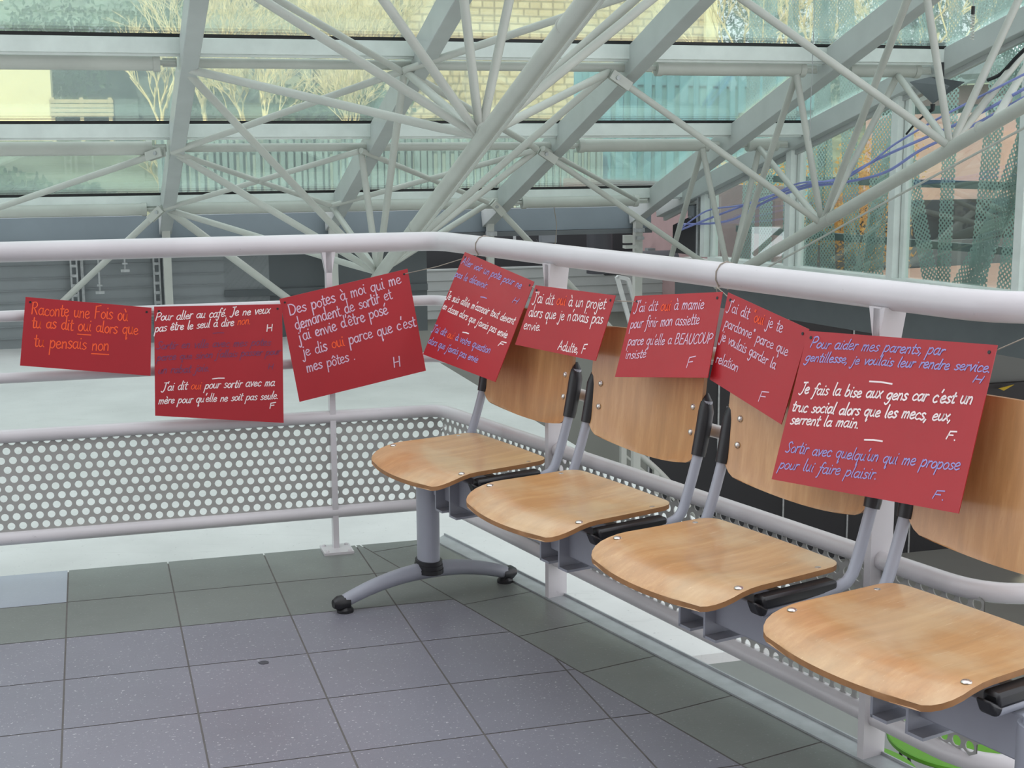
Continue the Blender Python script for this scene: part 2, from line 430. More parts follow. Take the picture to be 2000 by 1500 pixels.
# fascia and gutter at the eaves
z = MB(); z.bar(EP(-8, 6.02, 0.72), EP(3.55, 6.02, 0.72), ZZ, 0.05, 0.17); struct('trim_2', z, FASCIA)
z = MB(); z.bar(EP(-8, 6.02, 0.615), EP(3.55, 6.02, 0.615), ZZ, 0.10, 0.035); struct('trim_3', z, plain('soffit_strip', (92, 98, 100), 0.6))

# ------------------------------------------------------------------ the railing (one welded piece)
rail = thing('railing', 'white tubular balcony railing with perforated panels that the red cards hang on', 'railing', CORN)
E3 = E1
def bent(z, r_in, off=0.0, start=-4.5, end=1.7, rad=0.10):
    """path along run 1, round the corner, run 2, round the next corner, run 3"""
    A = EP(start, -off, z); c1 = CORN - (N2 + E2) * 0.0 + ZZ * z
    c2 = SP(S3, 0, z); B = c2 + E3 * end
    pts = [A]
    def fil(p, c, q, rad):
        d0 = (p - c).normalized(); d1 = (q - c).normalized(); a, b = c + d0 * rad, c + d1 * rad
        return [(a * (1 - t) ** 2 + c * 2 * t * (1 - t) + b * t * t) for t in [k / 8 for k in range(9)]]
    pts += fil(A, c1, c2, 0.06) + fil(c1, c2, B, rad) + [B]
    return pts
z = MB(); z.tube(bent(0.99, 0.03, rad=0.14), 0.0305, 20); part('top_rail', z, RAILW, rail)
z = MB(); z.tube(bent(0.80, 0.017), 0.017, 12); part('mid_rail', z, RAILW, rail)
z = MB(); z.tube(bent(0.615, 0.016), 0.0165, 12); part('mid_rail', z, RAILW, rail)
z = MB(); z.tube(bent(0.438, 0.02, rad=0.12), 0.0205, 14); part('panel_rail', z, RAILW, rail)
def sag(p):
    q = (p - G1).dot(D2); on2 = abs((p - G1).dot(N2)) < 0.3
    return V((p.x, p.y, (0.126 - 0.0165 * (q + 0.705)) if on2 and q > -0.72 else (0.112 + 0.003 * max((p - G0).dot(E1) + 4.5, 0) if not on2 else 0.09)))
z = MB(); pp = [sag(p) for p in bent(0.108, 0.02, rad=0.12)]; pp[-1].z = pp[-2].z; z.tube(pp, 0.0205, 14); part('panel_rail', z, RAILW, rail)

def perf_panel(P, d, n, L, z0, z1, th=0.003):
    mb = MB(); px = 0.0336; r = 0.0114; R = px / math.sqrt(3); dy = px * math.sqrt(3) / 2
    hexa = [(R * math.sin(math.radians(60 * k)), R * math.cos(math.radians(60 * k))) for k in range(6)]
    ring = []
    for k in range(6):
        a, b = hexa[k], hexa[(k + 1) % 6]; ring += [a, ((a[0] + b[0]) / 2, (a[1] + b[1]) / 2)]
    cir = []
    for (x, y) in ring:
        l = math.hypot(x, y); cir.append((x / l * r, y / l * r))
    row = 0; zc = z0 + 0.012
    while zc < z1:
        x = px * (0.5 if row % 2 else 0.0) + 0.01
        while x < L:
            base = P + d * x + ZZ * zc; vs = []
            for o in (0.0, th):
                for (u, w) in ring: vs.append(base + d * u + ZZ * w - n * o)
                for (u, w) in cir: vs.append(base + d * u + ZZ * w - n * o)
            fs = []
            for k in range(12):
                k2 = (k + 1) % 12
                fs.append((k, k2, 12 + k2, 12 + k)); fs.append((24 + k2, 24 + k, 36 + k, 36 + k2)); fs.append((12 + k, 12 + k2, 36 + k2, 36 + k))
            mb.add(vs, fs); x += px
        zc += dy; row += 1
    return mb
PANEL_SHADE = plain('shaded_panel_paint', (158, 158, 154), 0.45, var=0.05)  # panel colour greyed to stand in for its backlit shade
part('perforated_panel', perf_panel(EP(-1.955, 0, 0), E1, -E2, 2.315, 0.118, 0.43), PANEL_SHADE, rail, smooth=False)
part('perforated_panel', perf_panel(SP(-0.705, 0, 0), D2, -N2, 2.25, 0.112, 0.43), PANEL_SHADE, rail, smooth=False)
part('perforated_panel', perf_panel(F3 + E3 * 0.10, E3, (D2 * 0.3 - N2).normalized() * 0 - E2, 1.2, 0.100, 0.43), PANEL_SHADE, rail, smooth=False)

def post(P, along, perp, w, dp, plate):
    mb = MB()
    mb.bar(P + ZZ * 0.0, P + ZZ * 0.965, along, dp, w)
    # flared head under the rail
    a, b = along * (w / 2), perp * (dp / 2)
    t = 0.90; top = 0.968
    lo = [P + a + b + ZZ * t, P - a + b + ZZ * t, P - a - b + ZZ * t, P + a - b + ZZ * t]
    k = along * (w / 2 + 0.013)
    hi = [P + k + b + ZZ * top, P - k + b + ZZ * top, P - k - b + ZZ * top, P + k - b + ZZ * top]
    mb.add(lo + hi, [(0, 1, 5, 4), (1, 2, 6, 5), (2, 3, 7, 6), (3, 0, 4, 7), (4, 5, 6, 7), (3, 2, 1, 0)])
    o = part('post', mb, RAILW, rail, smooth=False)
    if plate:
        pb = MB(); pb.box(P + ZZ * 0.004 - perp * 0.02, along * 0.048, perp * 0.05, ZZ * 0.004)
        for i in (-1, 1):
            for j in (-1, 1): pb.dome(P + along * (0.036 * i) + perp * (0.036 * j - 0.02) + ZZ * 0.008, ZZ, 0.007, 0.006, 6)
        part('base_plate', pb, RAILW, o)
post(EP(0, 0), E1, E2, 0.018, 0.036, True)
post(SP(0, 0.0), D2, N2, 0.018, 0.062, False)
post(SP(1.2597, 0.0), D2, N2, 0.018, 0.062, False)
post(EP(-2.1, 0), E1, E2, 0.018, 0.036, True)

# ------------------------------------------------------------------ the bench: four beech seats on one grey beam
RZ = math.atan2(D2.y, D2.x)
bench = thing('beam_bench', 'grey beam bench of four beech seats lined up along the white railing', 'bench', SP(0.803, 0.29, 0), RZ)
z = MB(); z.bar(SP(-0.20, 0.287, 0.350), SP(1.93, 0.287, 0.350), ZZ, 0.05, 0.08); part('beam', z, GREYST, bench, bevel=0.004)
for s in (-0.2, 1.93):
    z = MB(); n = 20                       # oval column
    prof = [(0.043 * math.cos(2 * math.pi * k / n), 0.03 * math.sin(2 * math.pi * k / n)) for k in range(n)]
    z.prism([SP(s + a, 0.31 + b, 0.085) for a, b in prof], ZZ * (0.34 if s < 0 else 0.30))
    if s > 0: z.prism([SP(s + a * 0.8, 0.31 + b * 0.8, 0.385) for a, b in prof], ZZ * 0.012)
    col = part('leg_column', z, GREYST, bench)
    z = MB()
    for k in range(3):
        q = 1.22 - 0.05 * k
        z.prism([SP(s + a * q, 0.31 + b * q * 1.1, 0.075 + 0.012 * k) for a, b in prof], ZZ * 0.013)
    part('collar', z, BLACKP, col)
    z = MB(); path = []; rr = []
    for k in range(15):
        t = k / 14; i = lerp(0.045, 0.585, t); arch = 0.028 + 0.052 * (1 - (2 * t - 1) ** 2)
        path.append(SP(s, i, arch)); rr.append(0.019 + 0.006 * (1 - abs(2 * t - 1)))
    z.tube(path, rr, 14); foot = part('foot_bar', z, GREYST, bench)
    for t, i in ((-1, 0.045), (1, 0.585)):
        z = MB(); c = SP(s, i, 0.028)
        z.tube([c - D2 * 0 + N2 * (-t) * (-0.02), c - N2 * t * 0.012, c - N2 * t * 0.026], [0.0215, 0.021, 0.012], 14)
        z.tube([SP(s, i - 0.01 * t, 0.0), SP(s, i - 0.01 * t, 0.008)], 0.024, 16); z.tube([SP(s, i - 0.01 * t, 0.008), SP(s, i - 0.01 * t, 0.022)], [0.024, 0.012], 16)
        part('rubber_foot', z, BLACKP, foot)

def shell(cx, fn, W, nu, nv, th):
    """double sided sheet: fn(u, v) -> (centre point, normal)"""
    mb = MB(); T = []; B = []
    for j in range(nv + 1):
        for i in range(nu + 1):
            p, n = fn(-1 + 2 * i / nu, j / nv); T.append(p); B.append(p - n * th)
    N = len(T); fs = []; w = nu + 1
    for j in range(nv):
        for i in range(nu):
            a = j * w + i; fs.append((a, a + 1, a + w + 1, a + w)); fs.append((N + a, N + a + w, N + a + w + 1, N + a + 1))
    mb.add(T + B, fs); fs = []; mb.cur = 1
    for i in range(nu):
        fs.append((i, N + i, N + i + 1, i + 1)); a = nv * w + i; fs.append((a, a + 1, N + a + 1, N + a))
    for j in range(nv):
        a = j * w; fs.append((a, a + w, N + a + w, N + a)); a = j * w + nu; fs.append((a, N + a, N + a + w, a + w))
    mb.f += fs; mb.mi += [1] * len(fs); return mb
def ease(v): return 0.5 - 0.5 * math.cos(math.pi * v)
def rnd(t, L, r0, r1):               # inset of a rounded rectangle side at depth t of L
    if t < r0: return r0 - math.sqrt(max(r0 * r0 - (r0 - t) ** 2, 0))
    if t > L - r1: return r1 - math.sqrt(max(r1 * r1 - (t - L + r1) ** 2, 0))
    return 0.0
def seat_fn(c):
    L = 0.345; hw = 0.228
    def fn(u, v):
        t = ease(v) * L                                   # 0 = back edge, L = front edge
        w = hw - 0.012 * (1 - t / L) - rnd(t, L, 0.04, 0.058)
        i = 0.128 + t + (t / L) * 0.024 * (1 - u * u) - (1 - t / L) ** 3 * 0.004 * (1 - u * u)
        fd = max(0.0, (t - (L - 0.12)) / 0.12)
        zz = 0.452 - 0.034 * fd * fd - 0.010 * (1 - u * u) * math.sin(math.pi * min(1, t / L * 1.15)) + 0.006 * (1 - t / L) ** 2
        return SP(c + u * w, i, zz), ZZ
    return fn
def back_fn(c):
    L = 0.285; hw = 0.232
    def fn(u, v):
        t = ease(v) * L
        w = hw - rnd(t, L, 0.055, 0.035)
        zz = 0.545 + t - (1 - t / L) * 0.018 * (1 - u * u) + (t / L) * 0.004 * (1 - u * u)
        i = 0.086 - 0.03 * (t / L) - 0.020 * (1 - u * u)
        return SP(c + u * w, i, zz), -N2
    return fn
CH = [-0.042, 0.518, 1.080, 1.642]
for c in CH:
    st = part('seat', shell(c, seat_fn(c), 0.45, 24, 20, 0.011), [WSEAT, PLY], bench)
    for (ds, i) in ((-0.205, 0.393), (0.205, 0.393), (-0.2, 0.185), (0.2, 0.185)):
        z = MB(); z.dome(SP(c + ds, i, 0.4525 - (0.004 if i > 0.3 else 0.0)), ZZ, 0.0095, 0.004, 12); part('screw', z, SCREW, st)
    bk = part('backrest', shell(c, back_fn(c), 0.46, 24, 16, 0.010), [WBACK, PLY], bench)
    for ds in (-0.195, 0.195):
        for zz in (0.62, 0.68):
            t = (zz - 0.545) / 0.285; u = ds / 0.232
            z = MB(); z.dome(SP(c + ds, 0.086 - 0.03 * t - 0.020 * (1 - u * u) + 0.000, zz), -N2, 0.008, 0.006, 12); part('screw', z, SCREW, bk)
    for sg in (-1, 1):
        s0 = c + sg * 0.236
        path = [SP(s0 - sg * 0.006, 0.36, 0.402), SP(s0 - sg * 0.004, 0.30, 0.406), SP(s0, 0.20, 0.415), SP(s0, 0.165, 0.420), SP(s0, 0.142, 0.427), SP(s0, 0.127, 0.442), SP(s0, 0.118, 0.462),
                SP(s0, 0.098, 0.52), SP(s0, 0.078, 0.585), SP(s0, 0.064, 0.65), SP(s0, 0.056, 0.70)]
        z = MB(); z.tube(path, 0.0125, 14); tb = part('side_tube', z, GREYST, bench)
        z = MB(); z.tube([SP(s0, 0.0815, 0.572), SP(s0, 0.078, 0.585), SP(s0, 0.066, 0.64), SP(s0, 0.060, 0.675), SP(s0 - sg * 0.004, 0.056, 0.700), SP(s0 - sg * 0.010, 0.052, 0.716)], [0.0165, 0.0175, 0.0185, 0.0185, 0.0135, 0.006], 14)
        z.bar(SP(s0 - sg * 0.018, 0.070, 0.575), SP(s0 - sg * 0.018, 0.056, 0.70), D2, 0.012, 0.03)
        part('sleeve', z, BLACKP, tb)
        z = MB(); z.bar(SP(s0 - sg * 0.006, 0.365, 0.4215), SP(s0 - sg * 0.006, 0.175, 0.4265), ZZ, 0.034, 0.026)
        z.prism([SP(s0 - sg * 0.023, 0.385, 0.428), SP(s0 - sg * 0.023, 0.350, 0.412), SP(s0 - sg * 0.023, 0.358, 0.396), SP(s0 - sg * 0.023, 0.372, 0.398)], D2 * (0.034 * sg))
        part('arm_pad', z, BLACKP, tb, bevel=0.006)
    for ds in (-0.05, 0.034):
        z = MB(); z.box(SP(c + ds, 0.285, 0.355), D2 * 0.003, N2 * 0.055, ZZ * 0.070)
        z.box(SP(c + ds + 0.018, 0.285, 0.288), D2 * 0.02, N2 * 0.055, ZZ * 0.003)
        part('bracket', z, GREYST, bench)
    z = MB(); z.bar(SP(c - 0.235, 0.285, 0.412), SP(c + 0.235, 0.285, 0.412), ZZ, 0.03, 0.02); part('cross_bar', z, GREYST, bench)

# ------------------------------------------------------------------ handwriting
GL = {}
def g(ch, adv, *st): GL[ch] = (adv, st)
g('a', .95, [(.72, .8), (.42, 1), (.1, .72), (.1, .25), (.38, 0), (.68, .3)], [(.74, 1), (.71, .3), (.82, .02), (.98, .1)])
g('b', .85, [(.1, 1.9), (.1, .08)], [(.1, .65), (.4, 1), (.7, .7), (.62, .18), (.35, 0), (.1, .12)])
g('c', .8, [(.68, .82), (.4, 1), (.1, .68), (.12, .22), (.4, 0), (.72, .15)])
g('d', .95, [(.7, .78), (.42, 1), (.1, .7), (.1, .25), (.38, 0), (.7, .3)], [(.74, 1.9), (.71, .3), (.82, .02), (.95, .08)])
g('e', .85, [(.1, .48), (.42, .52), (.68, .72), (.42, 1), (.12, .74), (.12, .22), (.42, 0), (.78, .2)])
g('f', .65, [(.68, 1.7), (.48, 1.9), (.3, 1.5), (.28, .4), (.2, -.6), (.03, -.72)], [(.03, 1), (.6, 1)])
g('g', .9, [(.7, .8), (.4, 1), (.1, .7), (.14, .22), (.42, .08), (.7, .4)], [(.73, 1), (.69, -.3), (.4, -.85), (.08, -.6)])
g('h', .85, [(.1, 1.9), (.1, 0)], [(.1, .6), (.4, 1), (.62, .78), (.66, .02)])
g('i', .42, [(.15, 1), (.15, .2), (.33, 0)], [(.17, 1.4), (.2, 1.5)])
g('j', .5, [(.3, 1), (.28, -.5), (.05, -.85), (-.12, -.6)], [(.32, 1.4), (.35, 1.5)])
g('k', .8, [(.1, 1.9), (.1, 0)], [(.6, 1), (.12, .45), (.65, 0)])
g('l', .42, [(.15, 1.9), (.13, .25), (.33, 0)])
g('m', 1.2, [(.1, 1), (.1, 0)], [(.1, .6), (.34, 1), (.5, .78), (.51, 0)], [(.51, .6), (.76, 1), (.94, .78), (.96, 0)])
g('n', .85, [(.1, 1), (.1, 0)], [(.1, .6), (.4, 1), (.62, .78), (.66, 0)])
g('o', .85, [(.42, 1), (.12, .74), (.1, .26), (.4, 0), (.7, .26), (.7, .74), (.42, 1)])
g('p', .88, [(.1, 1), (.06, -.9)], [(.1, .65), (.42, 1), (.72, .72), (.66, .22), (.38, 0), (.1, .18)])
g('q', .92, [(.7, .8), (.4, 1), (.1, .7), (.12, .25), (.4, 0), (.7, .35)], [(.74, 1), (.7, -.85), (.85, -.62)])
g('r', .62, [(.1, 1), (.1, 0)], [(.1, .55), (.3, .95), (.58, .93)])
g('s', .72, [(.62, .86), (.36, 1), (.12, .78), (.36, .52), (.62, .28), (.36, 0), (.06, .12)])
g('t', .6, [(.26, 1.6), (.24, .2), (.42, 0), (.58, .1)], [(.0, 1.05), (.56, 1.08)])
g('u', .9, [(.1, 1), (.1, .28), (.35, 0), (.62, .3), (.66, 1)], [(.66, 1), (.66, .2), (.84, 0)])
g('v', .75, [(.05, 1), (.2, .5), (.34, 0)], [(.34, 0), (.5, .5), (.68, 1)])
g('w', 1.1, [(.05, 1), (.3, 0)], [(.3, 0), (.52, .8)], [(.52, .8), (.75, 0)], [(.75, 0), (1, 1)])
g('x', .75, [(.05, 1), (.65, 0)], [(.65, 1), (.05, 0)])
g('y', .8, [(.08, 1), (.15, .3), (.4, .1), (.62, .5)], [(.68, 1), (.6, -.3), (.3, -.85), (.0, -.65)])
g('z', .75, [(.08, 1), (.64, 1)], [(.64, 1), (.08, 0)], [(.08, 0), (.68, 0)])
g('A', 1.2, [(.05, 0), (.3, .9), (.55, 1.8)], [(.55, 1.8), (.75, .9), (1, 0)], [(.22, .6), (.88, .6)])
g('B', 1.1, [(.12, 1.8), (.1, 0)], [(.1, 1.75), (.6, 1.75), (.75, 1.35), (.5, 1.0), (.14, .95)], [(.3, .95), (.75, .85), (.88, .4), (.6, .02), (.1, 0)])
g('C', 1.05, [(.95, 1.55), (.6, 1.8), (.2, 1.4), (.1, .7), (.35, .08), (.7, .02), (.95, .3)])
g('D', 1.2, [(.12, 1.8), (.1, 0)], [(.05, 1.78), (.6, 1.7), (1, 1.2), (.95, .5), (.6, .05), (.08, 0)])
g('E', 1.0, [(.85, 1.8), (.12, 1.78)], [(.12, 1.78), (.1, 0)], [(.1, .95), (.7, .95)], [(.1, 0), (.88, .02)])
g('F', 1.0, [(.9, 1.85), (.14, 1.7)], [(.14, 1.75), (.1, 0)], [(.1, .9), (.7, .98)])
g('H', 1.1, [(.12, 1.8), (.1, 0)], [(.9, 1.8), (.88, 0)], [(.1, .85), (.9, .92)])
g('J', .9, [(.2, 1.75), (.9, 1.8)], [(.6, 1.8), (.58, .3), (.3, -.3), (.0, -.1)])
g('O', 1.15, [(.55, 1.8), (.15, 1.4), (.1, .5), (.5, 0), (.95, .4), (.98, 1.3), (.55, 1.8)])
g('P', 1.05, [(.14, 1.8), (.1, 0)], [(.05, 1.6), (.5, 1.85), (.92, 1.5), (.75, .95), (.14, .8)])
g('R', 1.1, [(.14, 1.75), (.1, 0)], [(.05, 1.7), (.6, 1.8), (.85, 1.4), (.6, 1.0), (.14, .9)], [(.4, .92), (.9, 0)])
g('S', 1.0, [(.88, 1.5), (.6, 1.8), (.25, 1.5), (.45, 1.0), (.75, .55), (.5, .05), (.05, .2)])
g('U', 1.1, [(.12, 1.8), (.1, .5), (.45, 0), (.85, .45), (.9, 1.8)])
g('.', .35, [(.12, 0), (.17, .06)]); g(',', .35, [(.2, .1), (.05, -.35)]); g("'", .3, [(.2, 1.95), (.1, 1.5)])
g('"', .45, [(.12, 1.9), (.1, 1.55)], [(.32, 1.9), (.3, 1.55)]); g(' ', .74)
def acc(ch, base, *st): a, s = GL[base]; GL[ch] = (a, tuple(s) + st)
acc('é', 'e', [(.35, 1.3), (.6, 1.7)]); acc('è', 'e', [(.25, 1.7), (.5, 1.3)]); acc('ê', 'e', [(.15, 1.3), (.4, 1.65)], [(.4, 1.65), (.65, 1.3)])
acc('à', 'a', [(.25, 1.75), (.5, 1.3)]); acc('ù', 'u', [(.2, 1.75), (.45, 1.3)]); acc('ô', 'o', [(.15, 1.3), (.4, 1.65)], [(.4, 1.65), (.68, 1.3)])
def smooth2(pts, k=5):
    if len(pts) < 3: return pts
    out = []
    for i in range(len(pts) - 1):
        p0 = pts[max(i - 1, 0)]; p1 = pts[i]; p2 = pts[i + 1]; p3 = pts[min(i + 2, len(pts) - 1)]
        for j in range(k):
            t = j / k
            out.append(tuple(0.5 * ((2 * b) + (-a + c) * t + (2 * a - 5 * b + 4 * c - d) * t * t + (-a + 3 * b - 3 * c + d) * t ** 3) for a, b, c, d in zip(p0, p1, p2, p3)))
    out.append(pts[-1]); return out
rw = random.Random(7)
def ribbon(mb, pts, w, nrm):
    n = len(pts)
    L = []; R_ = []
    for i in range(n):
        d = (pts[min(i + 1, n - 1)] - pts[max(i - 1, 0)])
        if d.length < 1e-7: d = V((1, 0, 0))
        d.normalize(); s = nrm.cross(d)
        e = w / 2
        q = pts[i] - d * e * (0.6 if i == 0 else 0) + d * e * (0.6 if i == n - 1 else 0)
        L.append(q + s * e); R_.append(q - s * e)
    mb.add(L + R_, [(i, n + i, n + i + 1, i + 1) for i in range(n - 1)])

class Card:
    def __init__(s, label, run, a, b, z0, z1, px, group):
        """a, b: distance in front of the railing at heights z0 (top) and z1 (bottom)"""
        d, nin, base = (E1, -E2, EP(0, 0)) if run == 1 else (D2, -N2, SP(0, 0))
        P0 = base + nin * a + ZZ * z0; P1 = base + nin * b + ZZ * z1
        s.P = P0; s.n = d.cross(P0 - P1).normalized()
        if s.n.dot(CAM - P0) < 0: s.n = -s.n
        cs = [hit(q, s.P, s.n) for q in px]; s.cs = cs
        t = thing('sign_card', label, 'sign', (cs[2] + cs[3]) / 2, 0, group); s.t = t
        N = 8; T = []; B = []
        for j in range(N + 1):
            for i in range(N + 1):
                p = lerp(lerp(cs[0], cs[1], i / N), lerp(cs[3], cs[2], i / N), j / N); T.append(p); B.append(p - s.n * 0.0018)
        mb = MB(); K = len(T); w = N + 1; fs = []
        for j in range(N):
            for i in range(N):
                q = j * w + i; fs.append((q, q + w, q + w + 1, q + 1)); fs.append((K + q, K + q + 1, K + q + w + 1, K + q + w))
        rim = [i for i in range(w)] + [j * w + N for j in range(1, w)] + [N * w + i for i in range(N - 1, -1, -1)] + [j * w for j in range(N - 1, 0, -1)]
        for k in range(len(rim)):
            p, q = rim[k], rim[(k + 1) % len(rim)]; fs.append((p, q, K + q, K + p))
        mb.add(T + B, fs); part('card', mb, CARD, t, smooth=False)
        for k, q in enumerate((0, 1)):
            p = cs[q] + (cs[1 - q] - cs[q]).normalized() * 0.014 + (cs[3 - q] - cs[q]).normalized() * 0.014
            h = MB(); h.tube([p + s.n * 0.0003, p + s.n * 0.0012], 0.0035, 10); part('eyelet', h, BLACKP, t)
        s.ink = {}
    def line(s, text, p0, p1, xh, ink, w=None, slant=0.12, under=()):
        """text between two pixels of the photo's baseline; '{..}' marks orange words"""
        A = hit(p0, s.P, s.n) + s.n * 0.0009; B = hit(p1, s.P, s.n) + s.n * 0.0009
        mpp = (A - CAM).dot(CW) / FPX
        u = (B - A); L = u.length; u.normalize(); up = s.n.cross(u)
        h = xh * 0.93 * mpp; w = (w or 2.6) * 0.84 * mpp
        tot = sum(GL[c][0] for c in text if c not in '{}_')
        sx = L / tot; x = 0.0; cur = ink; ul = None
        ph = rw.random() * 6
        for c in text:
            if c == '{': cur = 'o'; continue
            if c == '}': cur = ink; continue
            if c == '_':
                if ul is None: ul = x
                else:
                    mb = s.ink.setdefault(cur, MB()); yy = -0.55 * h
                    ribbon(mb, [A + u * ul + up * yy, A + u * (ul + x) / 2 + up * (yy - 0.002), A + u * x + up * (yy - 0.001)] if False else [A + u * ul + up * yy, A + u * x + up * yy], w, s.n); ul = None
                continue
            adv, sts = GL[c]; mb = s.ink.setdefault(cur, MB())
            jy = math.sin(x * 60 + ph) * 0.06 * h; js = 1 + rw.uniform(-0.07, 0.07)
            for st in sts:
                pts = [A + u * (x + (px_ + slant * py_) * sx) + up * (py_ * h * js + jy) for px_, py_ in smooth2(list(st), 4)]
                ribbon(mb, pts, w * rw.uniform(0.85, 1.1), s.n)
            x += adv * sx
    def dash(s, p0, p1, ink, w=2.4):
        A = hit(p0, s.P, s.n) + s.n * 0.0009; B = hit(p1, s.P, s.n) + s.n * 0.0009
        m_ = (A + B) / 2 + s.n.cross((B - A).normalized()) * 0.0012
        ribbon(s.ink.setdefault(ink, MB()), [A, m_, B], w * (A - CAM).dot(CW) / FPX, s.n)
    def end(s):
        nm = {'w': 'white handwriting', 'p': 'pale lilac handwriting', 'b': 'blue handwriting', 'd': 'faded violet handwriting', 'o': 'orange handwriting'}
        for k, mb in s.ink.items(): part('lettering', mb, INK[k], s.t, nm[k], smooth=False)
GC = 'red cards strung along the railing'
c1 = Card('wide red card lettered only in orange, hanging at the far left end of the string', 1, .06, .06, .84, .64, [(50, 580), (296, 601), (294, 734), (39, 714)], GC)
c1.line('Raconte une Fois où', (61, 614), (250, 626), 15, 'o', 2.6, 0.05)
c1.line('tu as dit _oui_ alors que', (62, 639), (270, 654), 14, 'o', 2.6, 0.05)
c1.line('tu pensais _non_', (66, 677), (213, 685), 15, 'o', 2.6, 0.05); c1.end()
c2 = Card('red card with a faded violet paragraph between two white ones, left of the railing post', 1, .056, .056, .82, .46, [(301, 599), (551, 594), (554, 826), (303, 812)], GC)
c2.line('Pour aller au café. Je ne veux', (303, 627), (527, 612), 9.5, 'w', 2.2, 0.3)
c2.line('pas être le seul à dire {non.}', (302, 648), (489, 633), 9.5, 'w', 2.2, 0.3)
c2.line('H', (520, 647), (533, 646), 7.5, 'w', 2.2, 0.1); c2.dash((416, 651), (437, 650), 'd', 1.6)
c2.line('Sortir en ville avec mes potes', (304, 682), (528, 674), 9, 'd', 2.2, 0.3)
c2.line("parce que sinon j'allais passer pour", (306, 704), (547, 692), 8.5, 'd', 2.2, 0.3)
c2.line('un rabat joie.', (308, 730), (409, 725), 9, 'd', 2.2, 0.3); c2.line('H', (523, 721), (534, 721), 6, 'd', 1.8, 0.1)
c2.dash((415, 740), (438, 738.5), 'w', 2)
c2.line("J'ai dit {oui} pour sortir avec ma", (315, 763), (536, 753), 9.5, 'w', 2.2, 0.3)
c2.line("mère pour qu'elle ne soit pas seule.", (309, 789), (543, 779), 9, 'w', 2.2, 0.3); c2.line('F', (526, 798), (538, 797), 6.5, 'w', 2.2, 0.1); c2.end()
c3 = Card('tilted red card rising to the right in front of the far railing post', 1, .052, .052, .86, .52, [(546, 584), (796, 525), (832, 724), (585, 785)], GC)
c3.line('Des potes à moi qui me', (566, 616), (785, 553), 13.5, 'p', 2.6, 0.05)
c3.line('demandent de sortir et', (578, 644), (767, 583), 13.5, 'p', 2.6, 0.05)
c3.line("j'ai envie d'être posé", (584, 668), (759, 612), 13.5, 'p', 2.6, 0.05)
c3.line("je dis {oui} parce que c'est", (592, 697), (813, 636), 13.5, 'p', 2.6, 0.05)
c3.line('mes pôtes .', (600, 727), (695, 702), 13, 'p', 2.6, 0.05); c3.line('H', (769, 718), (784, 715), 12, 'p', 2.6, 0.05); c3.end()
c4 = Card('red card hanging slanted by one corner at the bend of the white top rail', 2, .058, .175, .95, .63, [(908, 492), (1043, 550), (967, 746), (826, 692)], GC)
c4.line('Aller voir un pote pour ne', (901, 515), (1017, 564), 8.5, 'b', 2.2, 0.25)
c4.line('pas le décevoir.', (888, 540), (951, 564), 8.5, 'b', 2.2, 0.25); c4.line('H', (1000, 590), (1010, 594), 6.5, 'b', 2, .2); c4.dash((939, 580), (951, 583), 'b', 1.8)
c4.line("Je suis allée m'asseoir tout devant", (871, 583), (1003, 634), 9, 'w', 2.3, 0.25)
c4.line("en classe alors que j'avais pas envie", (864, 603), (989, 661), 8.5, 'w', 2.3, 0.25); c4.line('F', (972, 675), (983, 679), 6, 'w', 2.3, .2); c4.dash((904, 649), (916, 652), 'w', 2.3)
c4.line("J'ai dit {oui} à votre question", (843, 646), (956, 691), 8.5, 'b', 2.2, 0.25)
c4.line("alors que j'avais pas envie", (836, 670), (932, 709), 8.5, 'b', 2.2, 0.25); c4.end()
c5 = Card('short red card in white ink with one orange word, before the two leftmost seat backs', 2, .095, .14, .92, .75, [(1046, 557), (1202, 577), (1163, 705), (1006, 673)], GC)
c5.line("J'ai dit {oui} à un projet", (1040, 591), (1182, 604), 12.5, 'w', 2.5, 0.1)
c5.line("alors que je n'avais pas", (1032, 618), (1177, 633), 12.5, 'w', 2.5, 0.1)
c5.line('envie.', (1022, 643), (1056, 646), 11, 'w', 2.5, 0.15); c5.line('Adulte, F', (1089, 683), (1143, 692), 10.5, 'w', 2.5, 0.15); c5.end()
c6 = Card('red card with pale lilac capitals in its third line, leaning on the second seat back', 2, .06, .122, .94, .74, [(1240, 578), (1411, 570), (1382, 738), (1201, 736)], GC)
c6.line("J'ai dit {oui} à mamie", (1238, 609), (1375, 603), 12.5, 'p', 2.5, 0.1)
c6.line('pour finir mon assiette', (1231, 641), (1366, 633), 12.5, 'p', 2.5, 0.1)
c6.line("parce qu'elle a BEAUCOUP", (1226, 674), (1390, 671), 11.5, 'p', 2.5, 0.15)
c6.line('insisté', (1221, 701), (1262, 698), 10.5, 'p', 2.5, 0.15); c6.line('F', (1340, 718), (1355, 717), 12, 'p', 2.5, .1); c6.end()
c7 = Card('small red card sloping down to the right, tucked behind the largest card', 2, .06, .098, .94, .74, [(1422, 571), (1580, 643), (1526, 829), (1386, 741)], GC)
c7.line('J\'ai dit {"oui} je te', (1419, 606), (1528, 650), 13, 'p', 2.5, 0.05)
c7.line('pardonne" parce que', (1415, 637), (1538, 696), 12, 'p', 2.5, 0.05)
c7.line('je voulais garder la', (1407, 664), (1514, 721), 12, 'p', 2.5, 0.05)
c7.line('relation', (1398, 707), (1441, 727), 12, 'p', 2.5, 0.05); c7.line('F', (1480, 784), (1497, 788), 12, 'p', 2.5, .1); c7.end()
c8 = Card('largest red card with white and blue paragraphs, in front of the two rightmost seat backs', 2, .072, .15, .92, .60, [(1578, 646), (1948, 674), (1872, 1003), (1507, 936)], GC)
c8.line('Pour aider mes parents, par', (1582, 679), (1843, 694), 12, 'b', 2.9, 0.3)
